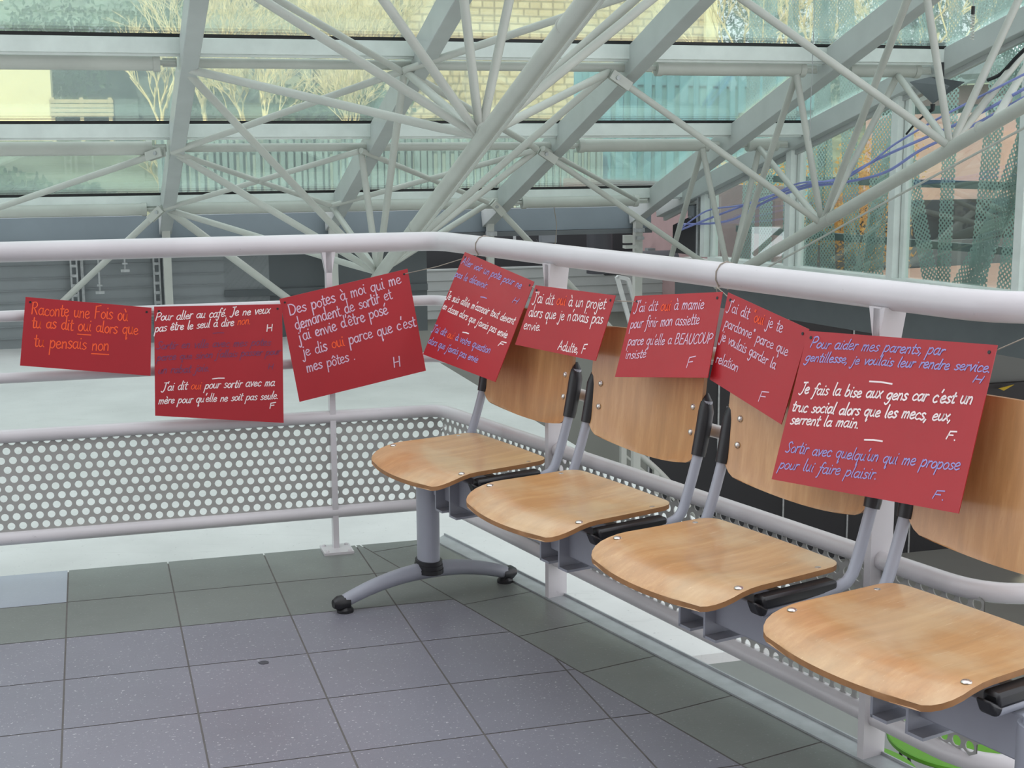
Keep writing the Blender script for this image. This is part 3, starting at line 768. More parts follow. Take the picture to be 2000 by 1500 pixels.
c8.line('gentillesse, je voulais leur rendre service.', (1572, 705), (1934, 727), 11, 'b', 2.9, 0.3)
c8.line('H', (1899, 746), (1918, 749), 9, 'b', 2.9, .2); c8.dash((1699, 745), (1743, 750), 'w', 3.2)
c8.line("Je fais la bise aux gens car c'est un", (1561, 768), (1898, 790), 13, 'w', 3.7, 0.3)
c8.line('truc social alors que les mecs, eux,', (1546, 803), (1857, 823), 12.5, 'w', 3.7, 0.3)
c8.line('serrent la main.', (1543, 828), (1677, 836), 12, 'w', 3.7, 0.3); c8.line('F.', (1847, 857), (1868, 860), 10, 'w', 3.7, .2); c8.dash((1689, 859), (1724, 862), 'w', 3.2)
c8.line("Sortir avec quelqu'un qui me propose", (1533, 883), (1874, 919), 13, 'b', 2.9, 0.3)
c8.line('pour lui faire plaisir.', (1521, 914), (1712, 937), 12.5, 'b', 2.9, 0.3); c8.line('F.', (1820, 973), (1845, 977), 11, 'b', 2.9, .2); c8.end()

# the twine
def eye(c, k):
    q = c.cs; return q[k] + (q[1 - k] - q[k]).normalized() * 0.014 + (q[3 - k] - q[k]).normalized() * 0.014 - c.n * 0.0045
z = MB()
z.tube([eye(c1, 0), eye(c1, 1), eye(c2, 0), eye(c2, 1), eye(c3, 0), eye(c3, 1), lerp(eye(c3, 1), SP(-0.42, 0.035, 0.965), 0.5) - ZZ * 0.006, SP(-0.42, 0.037, 0.962)], 0.0013, 6)
solo('twine', z, STRING, 'thin grey twine threaded through the three cards on the far railing run', 'string')
def loop(s, r=0.033):
    return [SP(s, r * math.cos(a), 0.99 + r * math.sin(a)) for a in [math.radians(-50 + 35 * k) for k in range(10)]]
z = MB(); z.tube(loop(-0.405), 0.0015, 6); z.tube([SP(-0.405, 0.022, 0.966), SP(-0.41, 0.04, 0.955), eye(c4, 0), eye(c4, 1), eye(c5, 0), eye(c5, 1), eye(c6, 0), eye(c6, 1), SP(0.745, 0.03, 0.962)], 0.0013, 6)
z.tube(loop(0.745), 0.0015, 6)
solo('twine', z, STRING, 'thin grey twine looped round the top rail and holding the cards before the left seats', 'string')
z = MB(); z.tube([SP(0.75, 0.034, 0.967), eye(c7, 0), eye(c7, 1), eye(c8, 0), eye(c8, 1), SP(1.66, 0.06, 0.958), SP(1.80, 0.04, 0.975)], 0.0013, 6)
solo('twine', z, STRING, 'thin grey twine running out to the right of the largest card', 'string')

# ------------------------------------------------------------------ roof: rafters, glazing bars, panes, purlins
RE = [-1.38, -0.19, 1.0, 2.2, 3.4]
RL = ['grey steel rafter just outside the left frame edge', 'white steel rafter standing nearly upright left of the red cards', 'white steel rafter whose foot stands behind the far railing post',
      'white steel rafter running beside the thick diagonal tube', 'white steel rafter between the two trusses, second from the side windows']
B_TOP = -0.4
for k, (a, lab) in enumerate(zip(RE, RL)):
    if k == 0: continue
    z = MB(); z.bar(RP(a, B_TOP, 0.09), RP(a, 6.02, 0.09), RN, 0.085, 0.15)
    solo('rafter', z, RAFTW, lab, 'beam', 'sloping steel rafters under the glass', bevel=0.004)
    z = MB()
# edge rafter over the side wall
R5A, R5B = RP(3.60, 5.95), RP(4.27 + 0.65 * 0.8, 2.42 - 3.43 * 0.8)
z = MB(); z.bar(R5A - RN * 0.07, R5B - RN * 0.07, RN, 0.09, 0.13)
z.bar(R5A - RN * 0.15 + N5 * 0.03, R5B - RN * 0.15 + N5 * 0.03, RN, 0.03, 0.03)
solo('rafter', z, RAFTW, 'white steel edge rafter sloping along the top of the side windows', 'beam', 'sloping steel rafters under the glass', bevel=0.004)

TB = [1.62, 2.96, 4.19, 5.585]
for k, b in enumerate(TB):
    en = r5_at(b) - 0.03
    t = thing('glazing_bar', ['white horizontal glazing bar above the picture edge', 'topmost white horizontal glazing bar across the roof glass', 'middle white horizontal glazing bar across the roof glass', 'lowest white horizontal glazing bar just above the eaves'][k], 'beam', EP(0, b, rz(b)), 0, 'horizontal glazing bars of the roof')
    z = MB(); h = 0.078 if k < 3 else 0.075
    z.bar(EP(-8, b, rz(b) - h / 2 - 0.008), EP(en, b, rz(b) - h / 2 - 0.008), ZZ, 0.05, h)
    z.bar(EP(-8, b + 0.012, rz(b) - h - 0.014), EP(en, b + 0.012, rz(b) - h - 0.014), ZZ, 0.03, 0.014)
    part('bar', z, BARW, t, bevel=0.003)
    z = MB(); z.bar(EP(-8, b + 0.006, rz(b) + 0.002), EP(en, b + 0.006, rz(b) + 0.002), ZZ, 0.05, 0.018); part('gasket', z, BLACKG, t)
wn_ = 0
bands = [(-0.4, TB[0]), (TB[0], TB[1]), (TB[1], TB[2]), (TB[2], TB[3])]
for (b0, b1) in bands:
    cols = [(-8, -0.19), (-0.19, 1.0), (1.0, 2.2), (2.2, 3.4), (3.4, None)]
    for (a0, a1) in cols:
        wn_ += 1
        q = [RP(a0 + 0.004, b0 + 0.01), RP((a1 or r5_at(b0)) - 0.004, b0 + 0.01), RP((a1 or r5_at(b1)) - 0.004, b1 - 0.01), RP(a0 + 0.004, b1 - 0.01)]
        z = MB(); z.prism([p + RN * 0.004 for p in q], RN * 0.008)
        struct('window_%d' % wn_, z, GLASS)
# purlin tubes
PB = [(under(1.0, b, 0.10) - G0).dot(E2) for b in (3.33, 4.67, 5.97)]
GP = 'horizontal purlin tubes under the glass'
HT = ['upper', 'middle', 'eaves']
def purlin(a0, a1, b, r, lab, caps):
    t = thing('purlin_tube', lab, 'tube', RP((a0 + a1) / 2, b, 0.1), 0, GP)
    z = MB(); p, q = RP(a0, b, 0.10), RP(a1, b, 0.10)
    if caps:
        d = (q - p).normalized(); z.tube([p + d * 0.12, q - d * 0.12], r, 16)
        z2 = MB()
        for (c, s) in ((p + d * 0.12, 1), (q - d * 0.12, -1)):
            z2.tube([c - d * 0.012, c + d * 0.022], r * 1.12, 16); z2.tube([c - d * s * 0.1, c], r * 0.35, 8); z2.box(c - d * s * 0.07, d * 0.035, RN * 0.022, RD * 0.006)
        part('tube', z, TRUSSW, t); part('end_cap', z2, TRUSSW, t)
    else:
        z.tube([p, q], r, 14); part('tube', z, TRUSSW, t)
for k, b in enumerate(PB):
    h_ = HT[k]
    big = 0.041 if k < 2 else 0.042
    purlin(-4.6, -0.23, b, big, 'thick white %s purlin tube left of the upright rafter' % h_, True)
    purlin(-0.19, 1.0, b, 0.026 if k < 2 else 0.042, 'thin white %s purlin tube between the first two rafters' % h_, False)
    purlin(1.0, 2.2, b, 0.026 if k < 2 else 0.042, 'thin white %s purlin tube behind the thick diagonal tube' % h_, False)
    purlin(2.24, 3.36, b, big, 'thick capped white %s purlin tube between the two trusses' % h_, True)
    if k < 2: purlin(3.44, r5_at(b) - 0.04, b, big, 'short capped white %s purlin tube next to the side windows' % h_, True)

# posts under the rafters
for (a, w, lab, zb) in ((-0.19, 0.055, 'slim white post below the upright rafter, behind the two left cards', -0.12), (1.0, 0.058, 'slim white post behind the far railing post', -0.12),
                        (2.2, 0.05, 'slim white post below the rafter right of the thick diagonal tube', -2.75), (3.4, 0.06, 'white post below the rafter at the right end of the eaves', -2.75)):
    z = MB(); z.bar(EP(a, 5.90, zb), EP(a, 5.90, rz(5.90) - 0.12), E1, w, w)
    t = thing('roof_post', lab, 'post', EP(a, 5.90, zb), 0, 'slim posts carrying the rafters'); part('post', z, TRUSSW, t)
    z = MB(); z.box(EP(a, 5.87, rz(5.9) - 0.24), E1 * 0.04, E2 * 0.02, ZZ * 0.016); z.box(EP(a, 5.86, rz(5.9) - 0.3), E1 * 0.03, E2 * 0.02, ZZ * 0.012)
    part('clamp', z, GALV, t)

# ------------------------------------------------------------------ the two space trusses
def endbar(z, p, q, r):
    z.tube([p, q], r, 12)
AE, BE = 1.0, 3.4
chA = thing('roof_truss', 'white tubular truss with the thick diagonal tube, behind the bend of the railing', 'truss', EP(AE, 4.6, 0.3))
def hA(q): return hitE1(q, AE)
A_lo, A_hi = hA((735, 545)), hA((1300, -204))
z = MB(); z.tube([A_lo, A_hi], 0.034 * 1.1, 18); ch = part('chord', z, TRUSSW, chA)
dA = (A_hi - A_lo).normalized()
for q in ((812, 443), (948, 256), (1105, 52)):
    z = MB(); c = hA(q); z.tube([c - dA * 0.006, c + dA * 0.006], 0.0405, 18); part('weld_ring', z, TRUSSW, ch)
z = MB(); z.tube([hA((812, 470)), hA((1215, -50))], 0.0085, 8); part('conduit', z, TRUSSW, chA)
A1, A0 = hA((938, 268)), hA((738, 533))
def R(a, b): return under(a, b, 0.13)
def onroof(q): return hitR(q, 0.13)
r_s = 0.021
SA = [(A1, onroof((389, -78))), (A1, onroof((625, -176))), (A1, onroof((893, -110))), (A1, onroof((1016, -100))), (A1, R(-0.19, 3.37)), (A1, R(2.2, 3.37)),
      (A1, onroof((1420, -120))), (A1, onroof((1345, -95))), (A1, R(1.0, 3.37)),
      (A0, R(-0.19, 3.37)), (A0, R(-0.19, 4.71)), (A0, R(-0.19, 5.93)), (A0, R(1.0, 5.93)), (A0, R(1.0, 4.71)), (A0, R(1.0, 3.37)),
      (A0, R(2.2, 3.37)), (A0, R(2.2, 4.71)), (A0, R(2.2, 5.93))]
for p, q in SA:
    z = MB(); d = (q - p).normalized(); z.tube([p, lerp(p, q, 0.06), lerp(p, q, 0.14), q], [r_s * 0.75, r_s * 0.85, r_s, r_s], 12); part('strut', z, TRUSSW, chA)
chB = thing('roof_truss', 'white tubular truss with V shaped struts, in front of the side windows', 'truss', EP(BE, 4.2, 0.3))
def hB(q): return hitE1(q, BE)
B_lo, B_hi = hB((1400, 556)), hB((2760, -236))
z = MB(); z.tube([B_lo, B_hi], 0.0335, 18); ch = part('chord', z, TRUSSW, chB)
dB = (B_hi - B_lo).normalized()
for q in ((1622, 426), (1916, 252)):
    z = MB(); c = hB(q); z.tube([c - dB * 0.005, c + dB * 0.005], 0.037, 18); part('weld_ring', z, TRUSSW, ch)
z = MB(); z.tube([hB((1440, 555)), hB((1720, 400)), hB((2000, 250)), hB((2700, -120))], 0.0065, 8); part('conduit', z, TRUSSW, chB)
B1, B2, B0, Bm = hB((1605, 437)), hB((1856, 287)), hB((1425, 545)), hB((1300, 618))
def R5n(b): return under(r5_at(b), b, 0.13)
SB = [(B1, R(3.4, 3.37)), (B0, R(3.4, 3.37)), (B0, R(3.4, 4.71)), (B2, onroof((1804, -45))), (B1, onroof((1791, -50))),
      (B0, R5n(4.71)), (B1, R5n(3.37)), (B2, R5n(2.04)), (B1, R5n(4.71)), (B2, R5n(3.37)), (B2, onroof((2010, -45)))]
for p, q in SB:
    z = MB(); z.tube([p, lerp(p, q, 0.08), lerp(p, q, 0.16), q], [0.0165, 0.0175, 0.0195, 0.0195], 12); part('strut', z, TRUSSW, chB)
z = MB(); z.tube([hB((1940, 240)), onroof((2060, 35))], 0.0195, 12); part('strut', z, TRUSSW, chB)
z = MB(); z.tube([hB((1310, 505)), R(3.4, 4.71)], 0.0195, 12); part('strut', z, TRUSSW, chB)

# loose brace rods with clevis ends
def rod(p, q, lab, r=0.020, fork=True, grp='pin-ended brace rods'):
    t = thing('brace_rod', lab, 'rod', p if p.z < q.z else q, 0, grp); d = (q - p).normalized()
    z = MB(); z.tube([p + d * (0.1 if fork else 0), q - d * 0.02], r, 12); part('rod', z, TRUSSW, t)
    if fork:
        z = MB(); s = d.cross(CW).normalized()
        for e_ in (-1, 1): z.box(p + d * 0.06 + d.cross(s) * (0.016 * e_), d * 0.065, s * 0.026, d.cross(s) * 0.005)
        part('clevis', z, TRUSSW, t)
        z = MB(); z.tube([p + d * 0.035 - d.cross(s) * 0.03, p + d * 0.035 + d.cross(s) * 0.03], 0.012, 10); part('pin', z, GALV, t)
def Rw(a, b): return under(a, b, 0.16)
rod(Rw(2.23, 3.40), B1, 'white brace rod from the rafter right of the thick diagonal tube to the second truss', 0.0195)
rod(Rw(2.23, 4.74), hB((1392, 525)), 'white brace rod crossing low behind the right part of the top rail', 0.0195)
rod(onroof((1420, -23)), B2, 'white brace rod coming from the top edge down to the second truss', 0.0205, False)
rod(Rw(2.23, 4.69), under(3.4, 5.93, 0.12), 'thin white rod meeting the post at the right end of the eaves', 0.0165, False)
rod(Rw(2.23, 5.93), EP(3.3, 5.95, -0.25), 'white brace rod dropping right from the foot of the rafter below the eaves', 0.022)
rod(Rw(-0.21, 5.93), EP(-1.02, 6.02, 0.12), 'white brace rod dropping left from the foot of the upright rafter', 0.022)
rod(under(-0.17, 5.95, 0.14), EP(1.0, 5.98, -0.09), 'thick white brace tube dropping right behind the left cards', 0.028, False)
rod(Rw(-0.19, 4.71), Rw(1.0, 5.93), 'white roof brace crossing down to the right in the first bay', 0.0175, False, 'crossed braces under the glass')
rod(Rw(-0.19, 5.93), Rw(1.0, 4.71), 'white roof brace crossing up to the right in the first bay', 0.0175, False, 'crossed braces under the glass')
rod(Rw(-0.19, 4.71), Rw(1.0, 3.37), 'white roof brace in the upper part of the first bay', 0.0195, False, 'crossed braces under the glass')
rod(Rw(1.0, 4.71), Rw(2.2, 5.93), 'white roof brace crossing down to the right behind the thick diagonal tube', 0.0175, False, 'crossed braces under the glass')
rod(Rw(1.0, 5.93), Rw(2.2, 4.71), 'white roof brace crossing up to the right behind the thick diagonal tube', 0.0175, False, 'crossed braces under the glass')
rod(Rw(1.0, 3.37), Rw(2.2, 4.71), 'white roof brace in the second bay below the fan of struts', 0.0195, False, 'crossed braces under the glass')
rod(Rw(1.0, 3.37), Rw(2.2, 2.1), 'white roof brace rising to the right behind the fan of struts', 0.0195, False, 'crossed braces under the glass')
rod(onroof((520, -14)), Rw(1.0, 3.40), 'white roof brace coming from the top edge to the second rafter', 0.0175, False, 'crossed braces under the glass')
rod(Rw(-0.25, 4.71), under(-1.38, 5.93, 0.14), 'white roof brace falling to the left edge of the picture', 0.0205, True, 'crossed braces under the glass')

# ------------------------------------------------------------------ side wall with windows
z = MB(); z.prism([WP(0.15, 0.33, -0.06), WP(5.2, 0.33, -0.06), WP(5.2, 0.33, 0.12), WP(0.15, 0.33, 0.12)], ZZ * 0.09)
z.prism([WP(0.6, 0.42, -0.03), WP(5.2, 0.42, -0.03), WP(5.2, 0.42, 0.08), WP(0.6, 0.42, 0.08)], ZZ * 0.035)
struct('trim_4', z, BARW)
z = MB(); z.prism([WP(0.1, 0.08, 0.02), WP(5.2, 0.08, 0.02), WP(5.2, 0.08, 0.12), WP(0.1, 0.08, 0.12)], ZZ * 0.25); struct('wall_sill', z, plain('dark_sill_wall', (84, 90, 92), 0.6))
def r5z(t): return 0.885 + t * (2.01 - 0.9) / (3.5 - 0.05)
MUL = [0.52, 1.52, 2.54, 3.56, 4.6]
for k, t_ in enumerate(MUL):
    z = MB(); z.bar(WP(t_, 0.45, 0.03), WP(t_, r5z(t_) - 0.1, 0.03), N5, 0.055, 0.11); z.bar(WP(t_ + 0.05, 0.45, 0.05), WP(t_ + 0.05, r5z(t_) - 0.1, 0.05), N5, 0.03, 0.05)
    z.bar(WP(t_ + 0.075, 0.45, 0.06), WP(t_ + 0.075, r5z(t_) - 0.1, 0.06), N5, 0.02, 0.03) if False else None
    struct('trim_%d' % (5 + k), z, BARW)
for k in range(4):
    a, b = MUL[k] + 0.03, MUL[k + 1] - 0.03
    z = MB(); z.prism([WP(a, 0.46, 0.05), WP(b, 0.46, 0.05), WP(b, r5z(b) - 0.12, 0.05), WP(a, r5z(a) - 0.12, 0.05)], N5 * 0.01)
    wn_ += 1; struct('window_%d' % wn_, z, GLASSW)
z = MB(); z.prism([WP(0.06, 0.45, 0.02), WP(0.5, 0.45, 0.02), WP(0.5, r5z(0.5) - 0.24, 0.02), WP(0.06, r5z(0.06) - 0.24, 0.02)], N5 * 0.05)
struct('wall_side', z, BLACKPAN)
z = MB(); z.bar(WP(0.45, 0.36, -0.01), WP(0.45, r5z(0.45) - 0.13, -0.01), N5, 0.02, 0.03); solo('frame_strip', z, GALV, 'narrow pale frame strip on the black side panel', 'strip')

z = MB(); z.prism([WP(-9, -0.6, 0.9), WP(0.2, -0.6, 0.9), WP(0.2, -0.6, 1.0), WP(-9, -0.6, 1.0)], ZZ * 1.55)
struct('wall_boundary', z, plain('boundary_wall', (150, 128, 126), 0.9))
# perforated lattice outside the side windows
lat = thing('lattice_screen', 'teal screen of crossing perforated metal strips outside the side windows', 'screen', WP(2.5, -0.3, 0.55))
rl = random.Random(3)
def strip(t0, t1, w, o, z0=0.2, z1=3.0):
    a, b = WP(t0, z0, o), WP(t1, z1, o)
    d = (b - a).normalized(); s = N5.cross(d).normalized() * (w / 2)
    me = bpy.data.meshes.new('strip'); pts = [a - s, a + s, b + s, b - s]; th = N5 * 0.003
    vs_ = [XF[lat.name].inverted() @ p for p in pts + [p + th for p in pts]]
    me.from_pydata(vs_, [], [(0, 1, 2, 3), (7, 6, 5, 4), (0, 4, 5, 1), (1, 5, 6, 2), (2, 6, 7, 3), (3, 7, 4, 0)])
    uv = me.uv_layers.new(name='uv'); L = (b - a).length
    uvs = [(0, 0), (w, 0), (w, L), (0, L)]
    for p in me.polygons:
        for li in p.loop_indices: uv.data[li].uv = uvs[me.loops[li].vertex_index % 4]
    me.materials.append(PERF); o_ = bpy.data.objects.new('strip', me); COL.objects.link(o_); o_.parent = lat; XF[o_.name] = XF[lat.name]
tt = 0.3
for k in range(17):
    if k in (8, 11, 13): tt += 0.2; continue
    lean = rl.choice([-0.12, 0.08, 0.2, -0.25, 0.0]); strip(tt, tt + lean, rl.uniform(0.12, 0.2), 0.55 + 0.012 * (k % 3)); tt += rl.uniform(0.21, 0.29)
for (a, b, w) in ((2.62, 3.55, 0.17), (3.5, 2.75, 0.17), (2.95, 3.2, 0.13), (3.75, 3.3, 0.2), (4.3, 3.6, 0.2), (3.35, 4.6, 0.16), (2.5, 3.9, 0.16), (3.9, 2.5, 0.15), (1.6, 2.3, 0.13), (2.4, 1.7, 0.14)):
    strip(a, b, w, 0.52, 0.2, 2.4)
for zz in (0.62, 1.02, 1.50, 1.9):
    z = MB(); z.bar(WP(0.1, zz, 0.62), WP(5.4, zz, 0.62), ZZ, 0.05, 0.05); part('rail', z, TEALB, lat)

# pink building beyond the lattice, with autumn bushes in between
z = MB()
pk = thing('building', 'pinkish rendered building seen through the perforated lattice', 'building', WP(3, -0.5, 5.5))
z.prism([WP(-4, 0.1, 5.5), WP(9, 0.1, 5.5), WP(9, 0.1, 6.0), WP(-4, 0.1, 6.0)], ZZ * 1.8); part('wall', z, PINKW, pk)
z = MB()
for k in range(8):
    t0 = -3.5 + k * 1.5; z.prism([WP(t0, 0.5, 5.47), WP(t0 + 0.8, 0.5, 5.47), WP(t0 + 0.8, 0.5, 5.5), WP(t0, 0.5, 5.5)], ZZ * 0.9)
part('window_row', z, BROWNW, pk)
z = MB(); z.prism([WP(-4, 0.15, 5.42), WP(9, 0.15, 5.42), WP(9, 0.15, 5.5), WP(-4, 0.15, 5.5)], ZZ * 0.35); part('band', z, BROWNW, pk)
z = MB(); z.prism([WP(-4, 1.9, 5.2), WP(9, 1.9, 5.2), WP(9, 2.1, 6.0), WP(-4, 2.1, 6.0)], ZZ * 0.1); part('roof', z, DARKBOX, pk)
z = MB(); z.prism([WP(-0.5, 0.05, 1.7), WP(10, 0.05, 1.7), WP(10, 0.05, 9), WP(-0.5, 0.05, 9)], ZZ * 0.1); struct('ground_side', z, plain('side_paving', (186, 150, 130), 0.9))

def leaves(mb, c, rad, n, sz, rg, flat=1.0):
    for _ in range(n):
        while True:
            p = V((rg.uniform(-1, 1), rg.uniform(-1, 1), rg.uniform(-1, 1)))
            if p.length < 1: break
        p = p * (0.6 + 0.4 * p.length); q = c + V((p.x * rad[0], p.y * rad[1], p.z * rad[2]))
        a = V((rg.gauss(0, 1), rg.gauss(0, 1), rg.gauss(0, 1))).normalized(); b = a.orthogonal().normalized()
        s_ = sz * rg.uniform(0.6, 1.3); mb.quad(q - a * s_, q - b * s_ * 0.5, q + a * s_, q + b * s_ * 0.5)
def tree(name, base, h, lab, cat, grp, bark, seed, spread=0.55, depth=5, r0=None, leaf=None, nleaf=0, lsz=0.08):
    rg = random.Random(seed); t = thing(name, lab, cat, base, 0, grp); mb = MB(); tips = []
    def grow(p, d, L, r, k):
        q = p + d * L + V((rg.gauss(0, .05), rg.gauss(0, .05), 0)) * L
        mb.tube([p, lerp(p, q, .5) + V((rg.gauss(0, .04), rg.gauss(0, .04), 0)) * L, q], [r, r * 0.82, r * 0.66], 5 if k > 2 else 4, False)
        if k == 0: tips.append(q); return
        for j in range(3 if k > 1 else 2):
            a = V((rg.gauss(0, 1), rg.gauss(0, 1), rg.gauss(0, .45))); nd = (d + a.normalized() * spread * rg.uniform(.6, 1.25) + ZZ * 0.16).normalized()
            grow(lerp(p, q, rg.uniform(.55, 1)), nd, L * rg.uniform(.72, .92), max(r * 0.62, 0.004), k - 1)
    grow(V(base), ZZ.copy(), h * 0.16, r0 or h * 0.022, depth); part('branches', mb, bark, t)
    if leaf:
        lb = MB()
        for q in tips: leaves(lb, q, (.35, .35, .3), nleaf, lsz, rg)
        part('foliage', lb, leaf, t, smooth=False)
    return t
def bush(base, rad, n, sz, mat, lab, grp, seed):
    rg = random.Random(seed); mb = MB()
    c = V(base) + ZZ * rad[2] * 0.8
    for _ in range(7):
        cc = c + V((rg.uniform(-.6, .6) * rad[0], rg.uniform(-.6, .6) * rad[1], rg.uniform(-.5, .5) * rad[2]))
        leaves(mb, cc, (rad[0] * .6, rad[1] * .6, rad[2] * .55), n // 7, sz, rg)
    solo('bush', mb, mat, lab, 'bush', grp, smooth=False)
for k, q in enumerate(((1455, 430), (1610, 420), (1690, 380))):
    t_ = (hit(q, WP(0, 0, 2.7), N5) - P5).dot(D5)
    bush(WP(t_, 0.1, 2.7), (0.42, 0.42, 0.8), 3000, 0.022, LEAFO, ['autumn-yellow bush behind the lattice, nearest the eaves', 'autumn-yellow bush seen through the second side window', 'autumn-yellow bush seen just left of the second window post'][k], 'autumn bushes behind the lattice', 40 + k)

# ------------------------------------------------------------------ outdoors beyond the roof glass
z = MB(); vs_ = []; rr = random.Random(12)
for j in range(10):
    for i in range(40): vs_.append(EP(-26 + i * 0.92, 27 + j * 1.1 + rr.uniform(-.4, .4), 1.5 + j * 0.85 + rr.uniform(-.45, .45)))
z.add(vs_, [(j * 40 + i, j * 40 + i + 1, (j + 1) * 40 + i + 1, (j + 1) * 40 + i) for j in range(9) for i in range(39)])
struct('ground_ridge', z, plain('wooded_ridge', (112, 128, 116), 0.95, var=0.35, scale=2.2))
def gz(b): return 0.42 if b < 8 else 0.42 + (b - 8) * 0.105
z = MB(); nb, na = 14, 12; vs_ = []
for j in range(nb):
    b = 8.1 + j * 2.1
    for i in range(na): vs_.append(EP(-14 + i * 4.0, b, gz(b) + 0.12 * math.sin(i * 1.7 + j)))
z.add(vs_, [(j * na + i, j * na + i + 1, (j + 1) * na + i + 1, (j + 1) * na + i) for j in range(nb - 1) for i in range(na - 1)])
struct('ground_hill', z, GRASS)
def uvwall(name, a0, a1, b, z0, z1, dep, mat, parent):
    mb = MB(); mb.prism([EP(a0, b, z0), EP(a1, b, z0), EP(a1, b + dep, z0), EP(a0, b + dep, z0)], ZZ * (z1 - z0))
    o = part(name, mb, mat, parent, smooth=False); uv = o.data.uv_layers.new(name='uv'); inv = XF[parent.name]
    for p in o.data.polygons:
        for li in p.loop_indices:
            w = inv @ o.data.vertices[o.data.loops[li].vertex_index].co; r = w - G0; uv.data[li].uv = (r.dot(E1) + r.dot(E2) * 0.9, r.z)
    return o
sb = thing('building', 'sunlit beige stone block building behind the fan of roof struts', 'building', EP(7, 20, 1.6))
uvwall('wall', 3.67, 10.44, 20, 0.8, 7, 4, STONE, sb)
z = MB(); z.bar(EP(4.55, 19.95, 2.9), EP(4.55, 19.95, 7), E2, 0.16, 0.06); part('downpipe', z, DARKBOX, sb)
z = MB(); z.bar(EP(10.38, 19.9, 1.4), EP(10.38, 19.9, 7), E2, 0.22, 0.1); part('corner_strip', z, PALEW, sb)
hb = thing('building', 'pale yellow rendered house at the far left edge beyond the glass', 'building', EP(-2.4, 17, 1.3))
z = MB(); z.prism([EP(-6, 17, 0.9), EP(-1.12, 17, 0.9), EP(-1.12, 20, 0.9), EP(-6, 20, 0.9)], ZZ * 1.72); part('wall', z, PALEW, hb)
z = MB(); z.prism([EP(-6.3, 16.7, 2.62), EP(-1.0, 16.7, 2.62), EP(-1.0, 20, 3.1), EP(-6.3, 20, 3.1)], ZZ * 0.08); part('roof', z, ROOFD, hb)
hd = thing('building', 'grey slate roofed shed between the pale house and the bare trees', 'building', EP(0.2, 19, 1.6))
z = MB(); z.prism([EP(-1.0, 19.5, 1.4), EP(0.9, 19.5, 1.4), EP(0.9, 22, 1.4), EP(-1.0, 22, 1.4)], ZZ * 1.1); part('wall', z, DARKBOX, hd)
z = MB(); z.prism([EP(-1.1, 19.3, 2.5), EP(1.0, 19.3, 2.5), EP(1.0, 21, 3.2), EP(-1.1, 21, 3.2)], ZZ * 0.08); part('roof', z, ROOFD, hd)
hs = thing('building', 'grey green house half hidden behind the bare trees', 'building', EP(2, 23, 1.8))
uvwall('wall', 0.7, 3.5, 23, 1.2, 4.0, 3, plain('greygreen_render', (150, 156, 142), 0.9, var=0.1, scale=2), hs)
z = MB(); z.prism([EP(0.4, 22.7, 4.0), EP(3.9, 22.7, 4.0), EP(3.9, 24.5, 5.1), EP(0.4, 24.5, 5.1)], ZZ * 0.1); part('roof', z, ROOFD, hs)
z = MB()
for (a, zz) in ((1.0, 2.6), (1.7, 2.6), (2.4, 2.6), (3.0, 2.6), (1.2, 1.8), (2.2, 1.8)): z.prism([EP(a, 22.97, zz), EP(a + 0.3, 22.97, zz), EP(a + 0.3, 23, zz), EP(a, 23, zz)], ZZ * 0.55)
part('window_row', z, DARKBOX, hs)
z = MB(); z.bar(EP(-1.75, 16, 3.2), EP(-1.75, 16, 5), E2, 0.22, 0.14); solo('chimney', z, PALEW, 'pale square chimney shaft at the top left corner', 'chimney')
fa, fb, fc = [(hitE2(q, 16) - G0).dot(E1) for q in ((97, 220), (222, 220), (270, 220))]
fn = thing('fence', 'weathered horizontal plank fence right of the pale yellow house', 'fence', EP((fa + fb) / 2, 16, 1.6))
for k in range(4):
    z = MB(); z.bar(EP(fa, 16, 1.72 + k * 0.06), EP(fb, 16, 1.72 + k * 0.06), ZZ, 0.03, 0.048); part('plank', z, TIMBER, fn)
for t_ in (0.05, 0.5, 0.95):
    a = lerp(fa, fb, t_); z = MB(); z.bar(EP(a, 16.03, 1.1), EP(a, 16.03, 1.95), E2, 0.05, 0.04); part('fence_post', z, TIMBER, fn)
z = MB(); z.prism([EP(fb + 0.02, 15.9, 1.1), EP(fc, 15.9, 1.1), EP(fc, 16.2, 1.1), EP(fb + 0.02, 16.2, 1.1)], ZZ * 0.83); solo('utility_box', z, DARKBOX, 'dark box at the right end of the plank fence', 'box')
def slat_fence(P, d, L, z0, z1, pit, lab, M1, M2):
    t = thing('slat_fence', lab, 'fence', P, 0, 'teal slat fences beyond the glass'); z = MB(); rg = random.Random(int(L * 10)); x = 0.0; nrm = V((-d.y, d.x, 0))
    while x < L:
        w = pit * rg.uniform(0.35, 0.75); z.bar(P + d * x + ZZ * z0, P + d * x + ZZ * (z1 + rg.uniform(-.03, .03)), nrm, w, 0.02); x += pit * rg.uniform(0.8, 1.25)
    part('slats', z, M1, t, smooth=False)['kind'] = 'stuff'
    z = MB(); z.bar(P + nrm * 0.06 + ZZ * ((z0 + z1) / 2), P + d * L + nrm * 0.06 + ZZ * ((z0 + z1) / 2), ZZ, 0.012, z1 - z0 - 0.04); part('backing_sheet', z, M2, t, smooth=False)
    z = MB()
    for zz in (z0 + 0.1, z1 - 0.12): z.bar(P + nrm * 0.03 + ZZ * zz, P + d * L + nrm * 0.03 + ZZ * zz, ZZ, 0.03, 0.05)
    part('rail', z, M1, t)
slat_fence(EP(-0.05, 9.2), E1, 4.4, 0.42, 1.37, 0.075, 'long grey teal slat fence low behind the eaves glass', TEALS, TEALB1)
slat_fence(EP(4.2, 9.6), (E1 * 0.97 + E2 * 0.24).normalized(), 3.3, 0.42, 2.05, 0.15, 'tall cyan slat fence between the two trusses', CYANS, CYANB)
